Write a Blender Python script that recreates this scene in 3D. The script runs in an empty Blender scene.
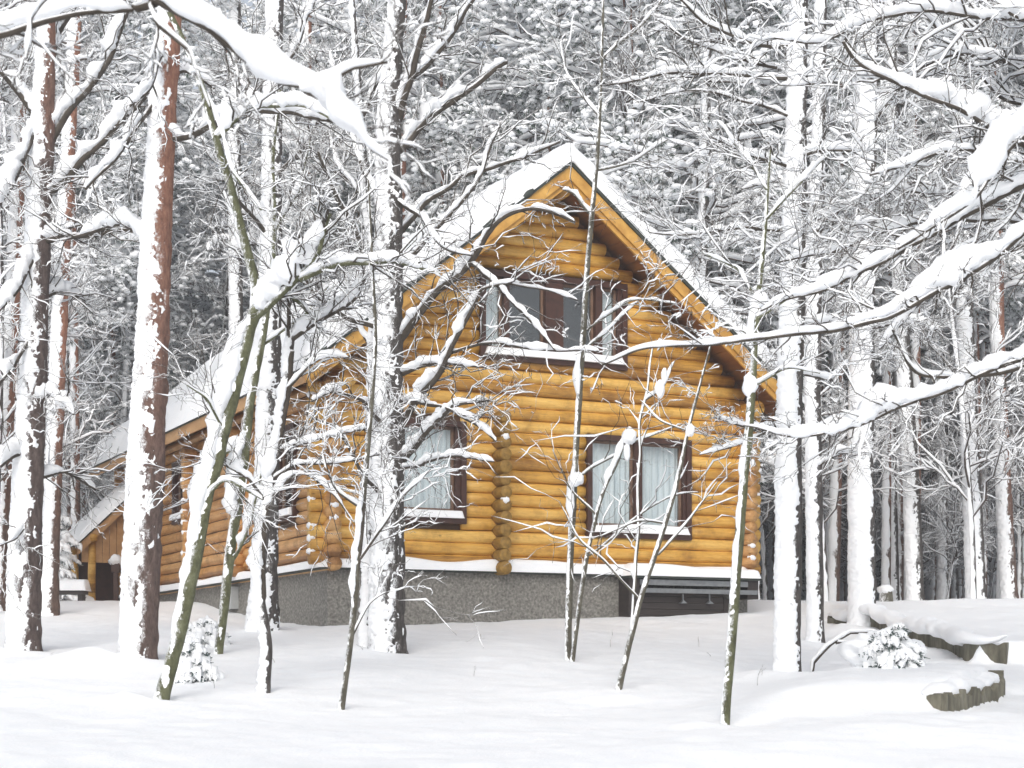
import bpy, math, random
import numpy as np
from mathutils import Vector
R = math.radians
rs = np.random.RandomState(7)
random.seed(7)
scene = bpy.context.scene
COL = scene.collection

# ------------------------------------------------------------------ camera, light, exposure
F_PX, HZ, EYE = 1760.0, 668.0, 2.146          # focal length in px, horizon row, eye height
cam_d = bpy.data.cameras.new('camera'); cam = bpy.data.objects.new('camera', cam_d); COL.objects.link(cam)
cam.location = (0, 0, EYE); cam.rotation_euler = (R(90), 0, 0)
cam_d.sensor_width = 36; cam_d.lens = F_PX / 1024 * 36; cam_d.shift_y = (HZ - 384) / 1024
cam_d.clip_start = .1; cam_d.clip_end = 2000
cam_d.dof.use_dof = True; cam_d.dof.focus_distance = 29; cam_d.dof.aperture_fstop = 4.5
scene.camera = cam

SUN_EL, SUN_ROT = R(34), R(188)
world = bpy.data.worlds.new('World'); scene.world = world; world.use_nodes = True
wn = world.node_tree.nodes; wl = world.node_tree.links
sky = wn.new('ShaderNodeTexSky'); sky.sky_type = 'NISHITA'; sky.sun_disc = False
sky.sun_elevation = SUN_EL; sky.sun_rotation = SUN_ROT; sky.dust_density = 3; sky.ozone_density = 1.0
hs = wn.new('ShaderNodeHueSaturation'); hs.inputs['Saturation'].default_value = .38
wl.new(sky.outputs[0], hs.inputs['Color']); wl.new(hs.outputs[0], wn['Background'].inputs['Color'])
wn['Background'].inputs['Strength'].default_value = .15
sun_d = bpy.data.lights.new('sun', 'SUN'); sun_d.energy = 1.35; sun_d.angle = R(38); sun_d.color = (1, .97, .93)
sun = bpy.data.objects.new('sun', sun_d); COL.objects.link(sun)
sun.rotation_euler = (R(90) - SUN_EL, 0, R(-8))
scene.view_settings.view_transform = 'Standard'; scene.view_settings.look = 'None'
scene.view_settings.exposure = .33; scene.view_settings.gamma = 1
scene.cycles.max_bounces = 10; scene.cycles.diffuse_bounces = 9; scene.cycles.glossy_bounces = 2
scene.cycles.transmission_bounces = 3; scene.cycles.transparent_max_bounces = 8
scene.cycles.caustics_reflective = False; scene.cycles.caustics_refractive = False
scene.cycles.use_denoising = True
try: scene.cycles.denoising_prefilter = 'ACCURATE'
except Exception: pass

# ------------------------------------------------------------------ materials
def new_mat(name):
    m = bpy.data.materials.new(name); m.use_nodes = True
    return m, m.node_tree.nodes, m.node_tree.links, m.node_tree.nodes['Principled BSDF']
def noise_node(n, l, scale, detail=4, rough=.6, vec=None, coord='Object', stretch=None):
    tc = n.new('ShaderNodeTexCoord'); t = n.new('ShaderNodeTexNoise')
    t.inputs['Scale'].default_value = scale; t.inputs['Detail'].default_value = detail; t.inputs['Roughness'].default_value = rough
    src = tc.outputs[coord]
    if stretch:
        mp = n.new('ShaderNodeMapping'); mp.inputs['Scale'].default_value = stretch
        l.new(src, mp.inputs['Vector']); src = mp.outputs[0]
    l.new(src, t.inputs['Vector']); return t
def ramp(n, l, fac, stops):
    r = n.new('ShaderNodeValToRGB'); e = r.color_ramp.elements
    while len(e) < len(stops): e.new(.5)
    for i, (p, c) in enumerate(stops): e[i].position = p; e[i].color = (*c, 1) if len(c) == 3 else c
    l.new(fac, r.inputs[0]); return r
def bump(n, l, h, bsdf, strength=.4, dist=.02):
    b = n.new('ShaderNodeBump'); b.inputs['Strength'].default_value = strength; b.inputs['Distance'].default_value = dist
    l.new(h, b.inputs['Height']); l.new(b.outputs[0], bsdf.inputs['Normal'])
def simple(name, stops, scale=8, rough=.7, b=.3, bd=.01, stretch=None, metal=0, detail=5):
    m, n, l, p = new_mat(name)
    t = noise_node(n, l, scale, detail, stretch=stretch); r = ramp(n, l, t.outputs['Fac'], stops)
    l.new(r.outputs[0], p.inputs['Base Color']); p.inputs['Roughness'].default_value = rough; p.inputs['Metallic'].default_value = metal
    if b: bump(n, l, t.outputs['Fac'], p, b, bd)
    return m
def snow_mat():
    m, n, l, p = new_mat('snow')
    t = noise_node(n, l, 6, 6, .65, coord='Generated' if 0 else 'Object')
    r = ramp(n, l, t.outputs['Fac'], [(.3, (.90, .925, .95)), (.7, (.955, .96, .97))])
    l.new(r.outputs[0], p.inputs['Base Color']); p.inputs['Roughness'].default_value = .75
    p.inputs['Specular IOR Level'].default_value = .25
    t2 = noise_node(n, l, 22, 5, .7); bump(n, l, t2.outputs['Fac'], p, .35, .03)
    return m
def snowy(name, dark, lo=.05, hi=.3, nscale=9, amt=.5):
    """bark or needles with settled snow wherever the surface faces up (a real cover, by true normal and noise)"""
    m, n, l, p = new_mat(name)
    g = n.new('ShaderNodeNewGeometry'); s = n.new('ShaderNodeSeparateXYZ'); l.new(g.outputs['Normal'], s.inputs[0])
    t = noise_node(n, l, nscale, 3)
    a = n.new('ShaderNodeMath'); a.operation = 'MULTIPLY_ADD'; a.inputs[1].default_value = amt; a.inputs[2].default_value = -amt / 2
    l.new(t.outputs['Fac'], a.inputs[0])
    b = n.new('ShaderNodeMath'); b.operation = 'ADD'; l.new(s.outputs['Z'], b.inputs[0]); l.new(a.outputs[0], b.inputs[1])
    mr = n.new('ShaderNodeMapRange'); mr.inputs[1].default_value = lo; mr.inputs[2].default_value = hi; l.new(b.outputs[0], mr.inputs[0])
    r = ramp(n, l, t.outputs['Fac'], [(.3, dark), (.7, tuple(c * 1.8 for c in dark))])
    mx = n.new('ShaderNodeMixRGB'); l.new(mr.outputs[0], mx.inputs[0]); l.new(r.outputs[0], mx.inputs[1]); mx.inputs[2].default_value = (.94, .95, .965, 1)
    l.new(mx.outputs[0], p.inputs['Base Color']); p.inputs['Roughness'].default_value = .8; p.inputs['Specular IOR Level'].default_value = .2
    return m
def bark(name, stops, zs=None, scale=24, stretch=(1, 1, .35), frost=0.):
    m, n, l, p = new_mat(name)
    t = noise_node(n, l, scale, 9, .78, stretch=stretch); r = ramp(n, l, t.outputs['Fac'], [(p_ * .8 + .1, c_) for p_, c_ in stops])
    out = r.outputs[0]
    if zs:   # pine: flaky orange bark higher on the stem
        tc = n.new('ShaderNodeTexCoord'); s = n.new('ShaderNodeSeparateXYZ'); l.new(tc.outputs['Object'], s.inputs[0])
        t3 = noise_node(n, l, 1.2, 3); ad = n.new('ShaderNodeMath'); ad.operation = 'MULTIPLY_ADD'; ad.inputs[1].default_value = 3
        l.new(t3.outputs['Fac'], ad.inputs[0]); l.new(s.outputs['Z'], ad.inputs[2])
        mr = n.new('ShaderNodeMapRange'); mr.inputs[1].default_value = zs[0] + 1.5; mr.inputs[2].default_value = zs[1] + 1.5; l.new(ad.outputs[0], mr.inputs[0])
        r2 = ramp(n, l, t.outputs['Fac'], [(.3, (.12, .055, .04)), (.5, (.31, .145, .095)), (.7, (.46, .26, .18))])
        mx = n.new('ShaderNodeMixRGB'); l.new(mr.outputs[0], mx.inputs[0]); l.new(out, mx.inputs[1]); l.new(r2.outputs[0], mx.inputs[2]); out = mx.outputs[0]
    g = n.new('ShaderNodeNewGeometry'); dp = n.new('ShaderNodeVectorMath'); dp.operation = 'DOT_PRODUCT'; l.new(g.outputs['Normal'], dp.inputs[0]); dp.inputs[1].default_value = (-.80, -.47, .37)
    tf = noise_node(n, l, 34, 7, .8, stretch=(1, 1, .7)); tc_ = noise_node(n, l, 3.5, 3)
    s1 = n.new('ShaderNodeMath'); s1.operation = 'MULTIPLY_ADD'; s1.inputs[1].default_value = 3.0; l.new(tf.outputs['Fac'], s1.inputs[0]); l.new(dp.outputs['Value'], s1.inputs[2])
    s2 = n.new('ShaderNodeMath'); s2.operation = 'MULTIPLY_ADD'; s2.inputs[1].default_value = 1.6; l.new(tc_.outputs['Fac'], s2.inputs[0]); l.new(s1.outputs[0], s2.inputs[2])
    mf = n.new('ShaderNodeMapRange'); mf.inputs[1].default_value = 2.56 + frost; mf.inputs[2].default_value = 3.1 + frost; l.new(s2.outputs[0], mf.inputs[0])
    mz = n.new('ShaderNodeMixRGB'); l.new(mf.outputs[0], mz.inputs[0]); l.new(out, mz.inputs[1]); mz.inputs[2].default_value = (.92, .935, .955, 1); out = mz.outputs[0]
    l.new(out, p.inputs['Base Color']); p.inputs['Roughness'].default_value = .9
    bump(n, l, t.outputs['Fac'], p, 1, .05); return m
def log_mat(name, along, stops, grain=(1, 1, 1)):
    m, n, l, p = new_mat(name)
    tc = n.new('ShaderNodeTexCoord'); s = n.new('ShaderNodeSeparateXYZ'); l.new(tc.outputs['Object'], s.inputs[0])
    dv = n.new('ShaderNodeMath'); dv.operation = 'DIVIDE'; dv.inputs[1].default_value = .22; l.new(s.outputs['Z'], dv.inputs[0])
    fl = n.new('ShaderNodeMath'); fl.operation = 'FLOOR'; l.new(dv.outputs[0], fl.inputs[0])
    wnz = n.new('ShaderNodeTexWhiteNoise'); wnz.noise_dimensions = '1D'; l.new(fl.outputs[0], wnz.inputs['W'])
    t = noise_node(n, l, 9, 8, .75, stretch=grain); t2 = noise_node(n, l, 1.3, 3)
    a = n.new('ShaderNodeMath'); a.operation = 'MULTIPLY_ADD'; a.inputs[1].default_value = .5; l.new(wnz.outputs['Value'], a.inputs[0]); l.new(t.outputs['Fac'], a.inputs[2])
    b = n.new('ShaderNodeMath'); b.operation = 'MULTIPLY_ADD'; b.inputs[1].default_value = .5; l.new(t2.outputs['Fac'], b.inputs[0]); l.new(a.outputs[0], b.inputs[2])
    c = n.new('ShaderNodeMath'); c.operation = 'SUBTRACT'; c.inputs[1].default_value = .50; l.new(b.outputs[0], c.inputs[0])
    r = ramp(n, l, c.outputs[0], stops); 
    tg = noise_node(n, l, 26, 8, .8, stretch=grain); gr = ramp(n, l, tg.outputs['Fac'], [(.30, (.52, .44, .36)), (.47, (.95, .93, .9)), (.6, (1, 1, 1))])
    tw = noise_node(n, l, 2.6, 6, .7); gw = ramp(n, l, tw.outputs['Fac'], [(.36, (.68, .64, .60)), (.52, (1, 1, 1))])
    m1 = n.new('ShaderNodeMixRGB'); m1.blend_type = 'MULTIPLY'; m1.inputs[0].default_value = .85; l.new(r.outputs[0], m1.inputs[1]); l.new(gr.outputs[0], m1.inputs[2])
    m2 = n.new('ShaderNodeMixRGB'); m2.blend_type = 'MULTIPLY'; m2.inputs[0].default_value = .8; l.new(m1.outputs[0], m2.inputs[1]); l.new(gw.outputs[0], m2.inputs[2])
    # dark knots scattered over the logs
    v = n.new('ShaderNodeTexVoronoi'); v.inputs['Scale'].default_value = 1.9; mp = n.new('ShaderNodeMapping'); mp.inputs['Scale'].default_value = (1, 1, 2.1)
    l.new(tc.outputs['Object'], mp.inputs[0]); l.new(mp.outputs[0], v.inputs['Vector'])
    kr = ramp(n, l, v.outputs['Distance'], [(.02, (.35, .28, .2)), (.08, (1, 1, 1))])
    mx = n.new('ShaderNodeMixRGB'); mx.blend_type = 'MULTIPLY'; mx.inputs[0].default_value = .8
    l.new(m2.outputs[0], mx.inputs[1]); l.new(kr.outputs[0], mx.inputs[2])
    l.new(mx.outputs[0], p.inputs['Base Color']); p.inputs['Roughness'].default_value = .42
    bump(n, l, tg.outputs['Fac'], p, .5, .015); return m
M = {}
M['snow'] = snow_mat()
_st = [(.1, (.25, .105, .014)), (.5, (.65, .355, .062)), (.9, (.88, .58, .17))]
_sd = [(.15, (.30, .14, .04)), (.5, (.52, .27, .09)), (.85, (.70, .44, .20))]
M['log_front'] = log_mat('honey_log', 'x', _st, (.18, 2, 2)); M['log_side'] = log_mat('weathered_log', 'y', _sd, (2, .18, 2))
M['log_end'] = simple('log_end', [(.3, (.16, .085, .012)), (.7, (.38, .22, .045))], 14)
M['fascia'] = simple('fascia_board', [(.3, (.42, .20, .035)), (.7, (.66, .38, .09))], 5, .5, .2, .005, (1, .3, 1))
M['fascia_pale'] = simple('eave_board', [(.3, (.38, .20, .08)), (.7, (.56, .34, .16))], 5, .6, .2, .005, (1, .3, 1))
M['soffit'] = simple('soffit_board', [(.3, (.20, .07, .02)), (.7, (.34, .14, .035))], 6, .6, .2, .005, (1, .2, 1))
M['seam'] = simple('shaded_caulk_seam', [(.3, (.05, .025, .01)), (.7, (.10, .05, .02))], 20)  # dark caulk; its colour also paints deeper shade between the logs
M['roof_metal'] = simple('dark_green_roofing', [(.3, (.02, .028, .022)), (.7, (.05, .06, .05))], 9, .6)
M['frame'] = simple('dark_brown_frame', [(.3, (.035, .013, .009)), (.7, (.075, .03, .018))], 10, .45, .2, .004)
M['casement'] = simple('brown_casement', [(.3, (.13, .07, .045)), (.7, (.24, .15, .10))], 12, .5, .1, .003)
M['concrete'] = simple('concrete', [(.3, (.09, .085, .075)), (.5, (.22, .21, .19)), (.68, (.36, .345, .31))], 22, .9, .8, .03, detail=12)
M['plank_dark'] = simple('dark_plank', [(.3, (.022, .017, .015)), (.7, (.05, .038, .034))], 6, .6, .3, .004, (.2, 1, 4))
M['metal'] = simple('grey_metal', [(.3, (.22, .23, .24)), (.7, (.32, .33, .34))], 12, .4, 0, metal=.6)
M['greybox'] = simple('grey_plastic', [(.3, (.35, .36, .36)), (.7, (.42, .43, .43))], 12, .5, 0)
M['curtain'] = simple('net_curtain', [(.25, (.60, .68, .74)), (.6, (.84, .88, .90)), (.9, (.92, .94, .95))], 5, .9, .2, .01, (6, 6, .25))
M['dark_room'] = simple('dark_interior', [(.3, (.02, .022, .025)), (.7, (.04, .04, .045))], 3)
M['bark_dark'] = bark('dark_grey_bark', [(.3, (.025, .02, .018)), (.5, (.085, .075, .068)), (.7, (.17, .15, .14))])
M['bark_pine'] = bark('pine_bark', [(.3, (.045, .033, .03)), (.5, (.12, .088, .078)), (.7, (.20, .155, .14))], (6.5, 9.5))
M['bark_redpine'] = bark('red_pine_bark', [(.3, (.05, .035, .03)), (.5, (.14, .09, .07)), (.7, (.22, .15, .12))], (1.5, 5))
M['bark_redpine2'] = bark('rusty_pine_bark', [(.3, (.05, .035, .03)), (.5, (.14, .095, .08)), (.7, (.22, .16, .14))], (2.2, 5.5))
M['bark_green'] = bark('green_alder_bark', [(.3, (.05, .05, .025)), (.5, (.125, .13, .065)), (.7, (.22, .23, .14))], None, 9, (1, 1, .6), .35)
M['bark_olive'] = bark('olive_grey_bark', [(.3, (.05, .045, .032)), (.5, (.12, .11, .08)), (.7, (.20, .19, .15))], None, 12, (1, 1, .6), .35)
M['twig'] = snowy('snowy_twig', (.06, .048, .042), .1, .35)
M['twig_near'] = snowy('near_twig', (.05, .042, .034), .3, .6)
M['twig_red'] = snowy('snowy_reddish_twig', (.11, .035, .035), .15, .45)
M['bough'] = snowy('snowy_bough', (.04, .033, .03), -.1, .2)
M['needle'] = snowy('snowy_needles', (.04, .062, .045), .15, .45)
M['needle_blue'] = snowy('snowy_blue_needles', (.045, .07, .065), .15, .45)
M['stone'] = simple('weathered_planking', [(.25, (.045, .042, .032)), (.5, (.14, .13, .095)), (.75, (.27, .26, .21))], 9, .9, 1, .03, (1, 1, .3), detail=9)
def glass():
    m = bpy.data.materials.new('window_glass'); m.use_nodes = True; n = m.node_tree.nodes; l = m.node_tree.links; n.clear()
    o = n.new('ShaderNodeOutputMaterial'); mx = n.new('ShaderNodeMixShader'); t = n.new('ShaderNodeBsdfTransparent'); g = n.new('ShaderNodeBsdfGlossy')
    t.inputs[0].default_value = (.96, .98, .98, 1); g.inputs['Roughness'].default_value = .03; mx.inputs[0].default_value = .11
    l.new(t.outputs[0], mx.inputs[1]); l.new(g.outputs[0], mx.inputs[2]); l.new(mx.outputs[0], o.inputs[0]); return m
M['glass'] = glass()

# ------------------------------------------------------------------ mesh helpers
def _h(ix, iy, iz):
    n = (ix * 374761393 + iy * 668265263 + iz * 2147483647 + 1013904223) & 0xffffffff
    n = ((n ^ (n >> 13)) * 1274126177) & 0xffffffff
    return ((n ^ (n >> 16)) & 0xffff) / 65535.0
def vnoise(p, s=1.0):
    p = np.asarray(p, float) * s + 1000.0
    i = np.floor(p).astype(np.int64); f = p - i; f = f * f * (3 - 2 * f); o = 0
    for a in (0, 1):
        for b in (0, 1):
            for c in (0, 1):
                w = (f[..., 0] if a else 1 - f[..., 0]) * (f[..., 1] if b else 1 - f[..., 1]) * (f[..., 2] if c else 1 - f[..., 2])
                o = o + w * _h(i[..., 0] + a, i[..., 1] + b, i[..., 2] + c)
    return o            # 0..1
def nrm(v): return v / np.maximum(np.linalg.norm(v, axis=-1, keepdims=True), 1e-9)

class MB:
    def __init__(s): s.v = []; s.f = []; s.n = 0
    def add(s, v, f):
        v = np.asarray(v, float).reshape(-1, 3); f = np.asarray(f, int)
        if f.shape[1] == 3: f = np.hstack([f, -np.ones((len(f), 1), int)]); g = np.where(f < 0, -1, f + s.n)
        else: g = f + s.n
        s.v.append(v); s.f.append(g); s.n += len(v)
    def box(s, x0, x1, y0, y1, z0, z1):
        v = [(x, y, z) for x in (x0, x1) for y in (y0, y1) for z in (z0, z1)]
        s.add(v, [(0, 1, 3, 2), (4, 6, 7, 5), (0, 4, 5, 1), (2, 3, 7, 6), (0, 2, 6, 4), (1, 5, 7, 3)])
    def prism(s, pts, d):           # convex polygon pts, extruded by vector d
        p = np.array(pts, float); k = len(p); s.add(np.vstack([p, p + np.array(d)]), [(i, (i + 1) % k, (i + 1) % k + k, i + k) for i in range(k)])
        for off in (0, k):
            for i in range(1, k - 1): s.add(p + (np.array(d) if off else 0), [(0, i, i + 1)])
    def grid(s, G, close=False):    # G [m,n,3]
        m, n = G.shape[:2]; idx = np.arange(m * n).reshape(m, n)
        if close: idx = np.hstack([idx, idx[:, :1]])
        f = np.stack([idx[:-1, :-1], idx[:-1, 1:], idx[1:, 1:], idx[1:, :-1]], -1).reshape(-1, 4)
        s.add(G, f)
    def rings(s, G, cap=True):      # G [N,k,n,3] batch of tubes
        N, k, n = G.shape[:3]; idx = np.arange(N * k * n).reshape(N, k, n); nx = np.roll(idx, -1, 2)
        f = np.stack([idx[:, :-1], nx[:, :-1], nx[:, 1:], idx[:, 1:]], -1).reshape(-1, 4)
        base = s.n; s.add(G, f)
        if cap:
            for e, rev in ((0, 1), (k - 1, 0)):
                ring = idx[:, e, ::-1] if rev else idx[:, e]
                if n == 4: q = ring
                elif n == 3: q = ring
                else: q = None
                if q is not None:
                    if n == 3: q = np.hstack([q + base, -np.ones((N, 1), int)])
                    else: q = q + base
                    s.f.append(q)
                else:
                    for i in range(1, n - 1):
                        s.f.append(np.stack([ring[:, 0] + base, ring[:, i] + base, ring[:, i + 1] + base, -np.ones(N, int)], -1))
    def build(s, name, mat, parent=None, smooth=True, mw=None):
        me = bpy.data.meshes.new(name); v = np.vstack(s.v) if s.v else np.zeros((0, 3)); f = np.vstack(s.f) if s.f else np.zeros((0, 4), int)
        q = f[:, 3] >= 0; fq = f[q]; ft = f[~q][:, :3]
        me.vertices.add(len(v)); me.vertices.foreach_set('co', v.astype(np.float32).ravel())
        loops = np.concatenate([fq.ravel(), ft.ravel()]).astype(np.int32)
        me.loops.add(len(loops)); me.loops.foreach_set('vertex_index', loops)
        np_ = len(fq) + len(ft); me.polygons.add(np_)
        st = np.concatenate([np.arange(len(fq)) * 4, len(fq) * 4 + np.arange(len(ft)) * 3]).astype(np.int32)
        me.polygons.foreach_set('loop_start', st)
        try: me.polygons.foreach_set('loop_total', np.concatenate([np.full(len(fq), 4), np.full(len(ft), 3)]).astype(np.int32))
        except Exception: pass
        me.polygons.foreach_set('use_smooth', np.full(np_, bool(smooth)))
        me.update(calc_edges=True); me.materials.append(mat)
        o = bpy.data.objects.new(name, me); COL.objects.link(o)
        if parent: o.parent = parent
        return o
def frames(P):
    T = np.empty_like(P); T[:, 1:-1] = P[:, 2:] - P[:, :-2]; T[:, 0] = P[:, 1] - P[:, 0]; T[:, -1] = P[:, -1] - P[:, -2]; T = nrm(T)
    m = np.abs(T.mean(1)); ref = np.eye(3)[np.argmin(m, 1)][:, None, :]
    A = nrm(np.cross(T, ref)); return T, A, np.cross(T, A)
def tubes(mb, P, Rr, n=4, cap=True):   # P [N,k,3]  Rr [N,k]
    T, A, B = frames(P); ph = np.arange(n) * 2 * np.pi / n
    G = P[:, :, None] + Rr[:, :, None, None] * (np.cos(ph)[:, None] * A[:, :, None] + np.sin(ph)[:, None] * B[:, :, None])
    mb.rings(G, cap)
def resample(P, n):
    P = np.asarray(P, float); d = np.r_[0, np.cumsum(np.linalg.norm(np.diff(P[:, :3], axis=0), axis=1))]
    t = np.linspace(0, d[-1], n); 
    # catmull-like smoothing: linear then box filter
    Q = np.stack([np.interp(t, d, P[:, i]) for i in range(P.shape[1])], 1)
    w = max(1, n // (len(P) * 3))
    if w > 1 and len(P) > 2:
        k = np.ones(2 * w + 1) / (2 * w + 1); pad = np.vstack([2 * Q[0] - Q[1:w + 1][::-1], Q, 2 * Q[-1] - Q[-w - 1:-1][::-1]])
        Q = np.stack([np.convolve(pad[:, i], k, 'valid') for i in range(Q.shape[1])], 1)
    return Q
UP = np.array([0, 0, 1.0]); WIND = np.array([-.85, -.5, 0.0])
def snow_on(mb, P, Rr, th, n=6, wind=.4, gap=.35, seed=0., lump=.35, freq=3.0):
    """snow lying along limbs: P [N,k,3], Rr [N,k], th [N,k] thickness"""
    T, _, _ = frames(P); g = UP + wind * WIND; D = g - (T * g).sum(-1, keepdims=True) * T
    mag = np.linalg.norm(D, axis=-1); D = nrm(D); W = np.cross(T, D)
    ns = vnoise(P + seed, freq) * .6 + vnoise(P + seed + 5, freq * 2.7) * .4
    f = np.clip((ns - gap) / .25, 0, 1) ** .7 * (.6 + .55 * ns) * np.clip(mag * 1.6, .25, 1)
    t = th * f; k = P.shape[1]
    e = np.minimum(np.arange(k), np.arange(k)[::-1]) / max(1, k // 6); t = t * np.sqrt(np.clip(e, .0, 1))[None]
    C = P + D * (Rr * .75 + t * .5 - (t < th * .05) * Rr * .6)[..., None]
    a = t * .56 + .001; b = np.where(t < th * .05, Rr * .3, Rr * .8 + t * .36)
    ph = np.arange(n) * 2 * np.pi / n + .3
    G = C[:, :, None] + np.cos(ph)[:, None] * (a[..., None, None] * D[:, :, None]) + np.sin(ph)[:, None] * (b[..., None, None] * W[:, :, None])
    if lump:
        G = G + (vnoise(G + 31, freq * 9)[..., None] - .5) * lump * .45 * t[..., None, None] * nrm(G - C[:, :, None])
        G = G + (vnoise(G, freq * 4)[..., None] - .5) * lump * t[..., None, None] * nrm(G - C[:, :, None])
    mb.rings(G, True)
def sprout(base, d, ln, r, kids=5, spread=.9, sag=0., k=5, t0=.2, fall=.55, up=0.):
    """one generation: returns paths, radii and children bases/dirs"""
    N = len(base); t = np.linspace(0, 1, k)
    bend = rs.normal(0, .28, (N, 3)); bend[:, 2] += up - sag; wob = rs.normal(0, .035, (N, k, 3)); wob[:, 0] = 0
    P = base[:, None] + d[:, None] * (ln[:, None] * t)[..., None] + (bend * ln[:, None])[:, None] * (t ** 2)[None, :, None] * .6 + wob * ln[:, None, None]
    Rr = r[:, None] * (1 - .72 * t)[None]
    if kids == 0: return P, Rr, None
    tt = t0 + (1 - t0) * rs.rand(N, kids) ** .9; ix = tt * (k - 1); i0 = np.minimum(ix.astype(int), k - 2); fr = (ix - i0)[..., None]
    ar = np.arange(N)[:, None]; cb = P[ar, i0] * (1 - fr) + P[ar, i0 + 1] * fr; td = nrm(P[ar, i0 + 1] - P[ar, i0])
    pr = rs.normal(0, 1, (N, kids, 3)); pr = nrm(pr - (pr * td).sum(-1, keepdims=True) * td)
    cd = nrm(td + pr * spread * (.6 + .8 * rs.rand(N, kids, 1)))
    cl = ln[:, None] * fall * (1.15 - .6 * tt) * (.6 + .8 * rs.rand(N, kids)); cr = r[:, None] * .5 * (1.1 - .55 * tt)
    return P, Rr, (cb.reshape(-1, 3), cd.reshape(-1, 3), cl.ravel(), cr.ravel())

def tag(o, label=None, cat=None, group=None, kind=None):
    if label: o['label'] = label
    if cat: o['category'] = cat
    if group: o['group'] = group
    if kind: o['kind'] = kind
    return o
def empty(name, loc, rz=0):
    o = bpy.data.objects.new(name, None); COL.objects.link(o); o.location = loc; o.rotation_euler = (0, 0, rz); o.empty_display_size = .2; return o
def at(x, y, Y): return np.array([(x - 512) / F_PX * Y, Y, EYE + (HZ - y) / F_PX * Y])

# ------------------------------------------------------------------ the ground
TR = [np.array(p) for p in ((6.02, 28.6), (6.25, 26.8), (6.42, 25.2), (6.30, 23.9), (6.10, 23.1))]      # upper retaining edge
def smooth(a, b, x): t = np.clip((x - a) / (b - a), 0, 1); return t * t * (3 - 2 * t)
mounds = []
def edge_x(Y): return np.interp(Y, [22.9, 23.1, 23.9, 25.2, 26.8, 28.6, 33], [5.95, 6.0, 6.24, 6.44, 6.27, 6.04, 5.2])
W2 = [np.array((4.10, 17.45)), np.array((4.62, 18.1)), np.array((5.12, 18.95)), np.array((5.28, 20.0))]
def ground_z(X, Y, rough=True):
    X = np.asarray(X, float); Y = np.asarray(Y, float)
    z = np.where(Y < 37, .0965 * np.maximum(Y, 3), .0965 * 37 + (Y - 37) * .004)
    z = np.where(Y > 200, .0965 * 37 + .65, z)
    p = np.stack([X, Y, np.zeros_like(X)], -1)
    if rough:
        near = 1 - smooth(60, 120, np.abs(Y)); z = z + near * ((vnoise(p, .22) - .5) * .22 + (vnoise(p + 9, .8) - .5) * .09 + (vnoise(p + 3, 2.6) - .5) * .035 + (vnoise(p + 5, 7) - .5) * .016 * (np.abs(X) < 14) + .05 * np.clip(vnoise(p + 17, 3.3) - .78, 0, 1) * (np.abs(X) < 14))
    # terrace on the right behind the low wall
    d = X - edge_x(Y); z = z + .30 * smooth(.0, .16, d) * smooth(22.75, 22.95, Y) * (1 - smooth(31, 36, Y)) 
    # raised tongue of snow and the dip to its right
    xe = np.interp(Y, [17.2, 17.5, 17.62, 18.1, 18.8, 19.5, 20.2, 21.8, 22.9], [4.0, 4.2, 4.3, 4.6, 4.98, 5.35, 5.55, 5.9, 6.0]); d2 = xe - X
    on = smooth(17.0, 18.2, Y) * (1 - smooth(19.8, 21.8, Y))
    sw = .14 + 1.1 * smooth(19.8, 20.8, Y); z = z + .25 * on * smooth(0, 1, d2 / sw) * (1 - smooth(1.2, 3.2, d2)) - .10 * on * smooth(.0, 1, -d2 / sw) 
    for mx, my, h, w in mounds: dd = (X - mx) ** 2 + (Y - my) ** 2; z = z + h * 1.15 * np.exp(-((X - mx + .28) ** 2 + (Y - my + .12) ** 2) / (w * w * .8)) - (h * 1.1 + .05) * np.exp(-dd / (w * w * .16))
    return z

# ------------------------------------------------------------------ the log house
TH = R(25.6); P0 = np.array([-.282, 31.0]); cH, sH = math.cos(TH), math.sin(TH)
ZB = .84                                            # root height above the eye
house = empty('log_house', (P0[0], P0[1], EYE + ZB), TH)
tag(house, 'honey coloured log house with steep snow covered roof and dark brown windows', 'house')
def hz(z): return z - ZB
UL, UR, UC, VB = -3.12, 5.13, 1.0, 14.4
SL, ZR = .802, 8.80; HALF = 4.83                      # roof slope, ridge height, half width
def roof_z(u): return ZR - SL * np.abs(u - UC)
PITCH, LR = .22, .1155
Z0 = 1.74
def log(mb, a, b, r=LR, n=12, wob=True):
    a = np.array(a, float); b = np.array(b, float); L = np.linalg.norm(b - a); k = max(2, int(L / .5) + 2)
    t = np.linspace(0, 1, k)[:, None]; P = a + (b - a) * t
    rr = np.full((1, k), r)
    if wob:
        rr = rr * (1 + .03 * (vnoise(P * 1.0 + r * 7, .7) - .5) + rs.normal(0, .006, k)); P = P + rs.normal(0, .004, P.shape)
    tubes(mb, P[None], rr, n)
OPEN = [(1.74, 3.92, 2.36, 4.21), (-2.05, -.64, 2.50, 4.28), (-.37, 2.56, 5.40, 6.97)]      # u0 u1 z0 z1
def half_at(z): return (ZR - .30 - z) / SL
fw = MB(); z = Z0 + LR; i = 0
while z < 8.3:
    u0, u1 = (UL - .34, UR + .34) if z < 4.75 else (max(UL, UC - half_at(z)), min(UR, UC + half_at(z)))
    if u1 - u0 > .3:
        segs = [(u0, u1)]
        for (a, b, c, d) in OPEN:
            if c - .02 < z < d + .02:
                segs = [s for (p, q) in segs for s in ((p, min(q, a + .06)), (max(p, b - .06), q)) if s[1] - s[0] > .05] if any(p < b and q > a for p, q in segs) else segs
        for p, q in segs: log(fw, (p, 0, hz(z)), (q, 0, hz(z)), LR * (1 + rs.normal(0, .012)))
    z += PITCH; i += 1
fw.build('front_wall', M['log_front'], house)
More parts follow.
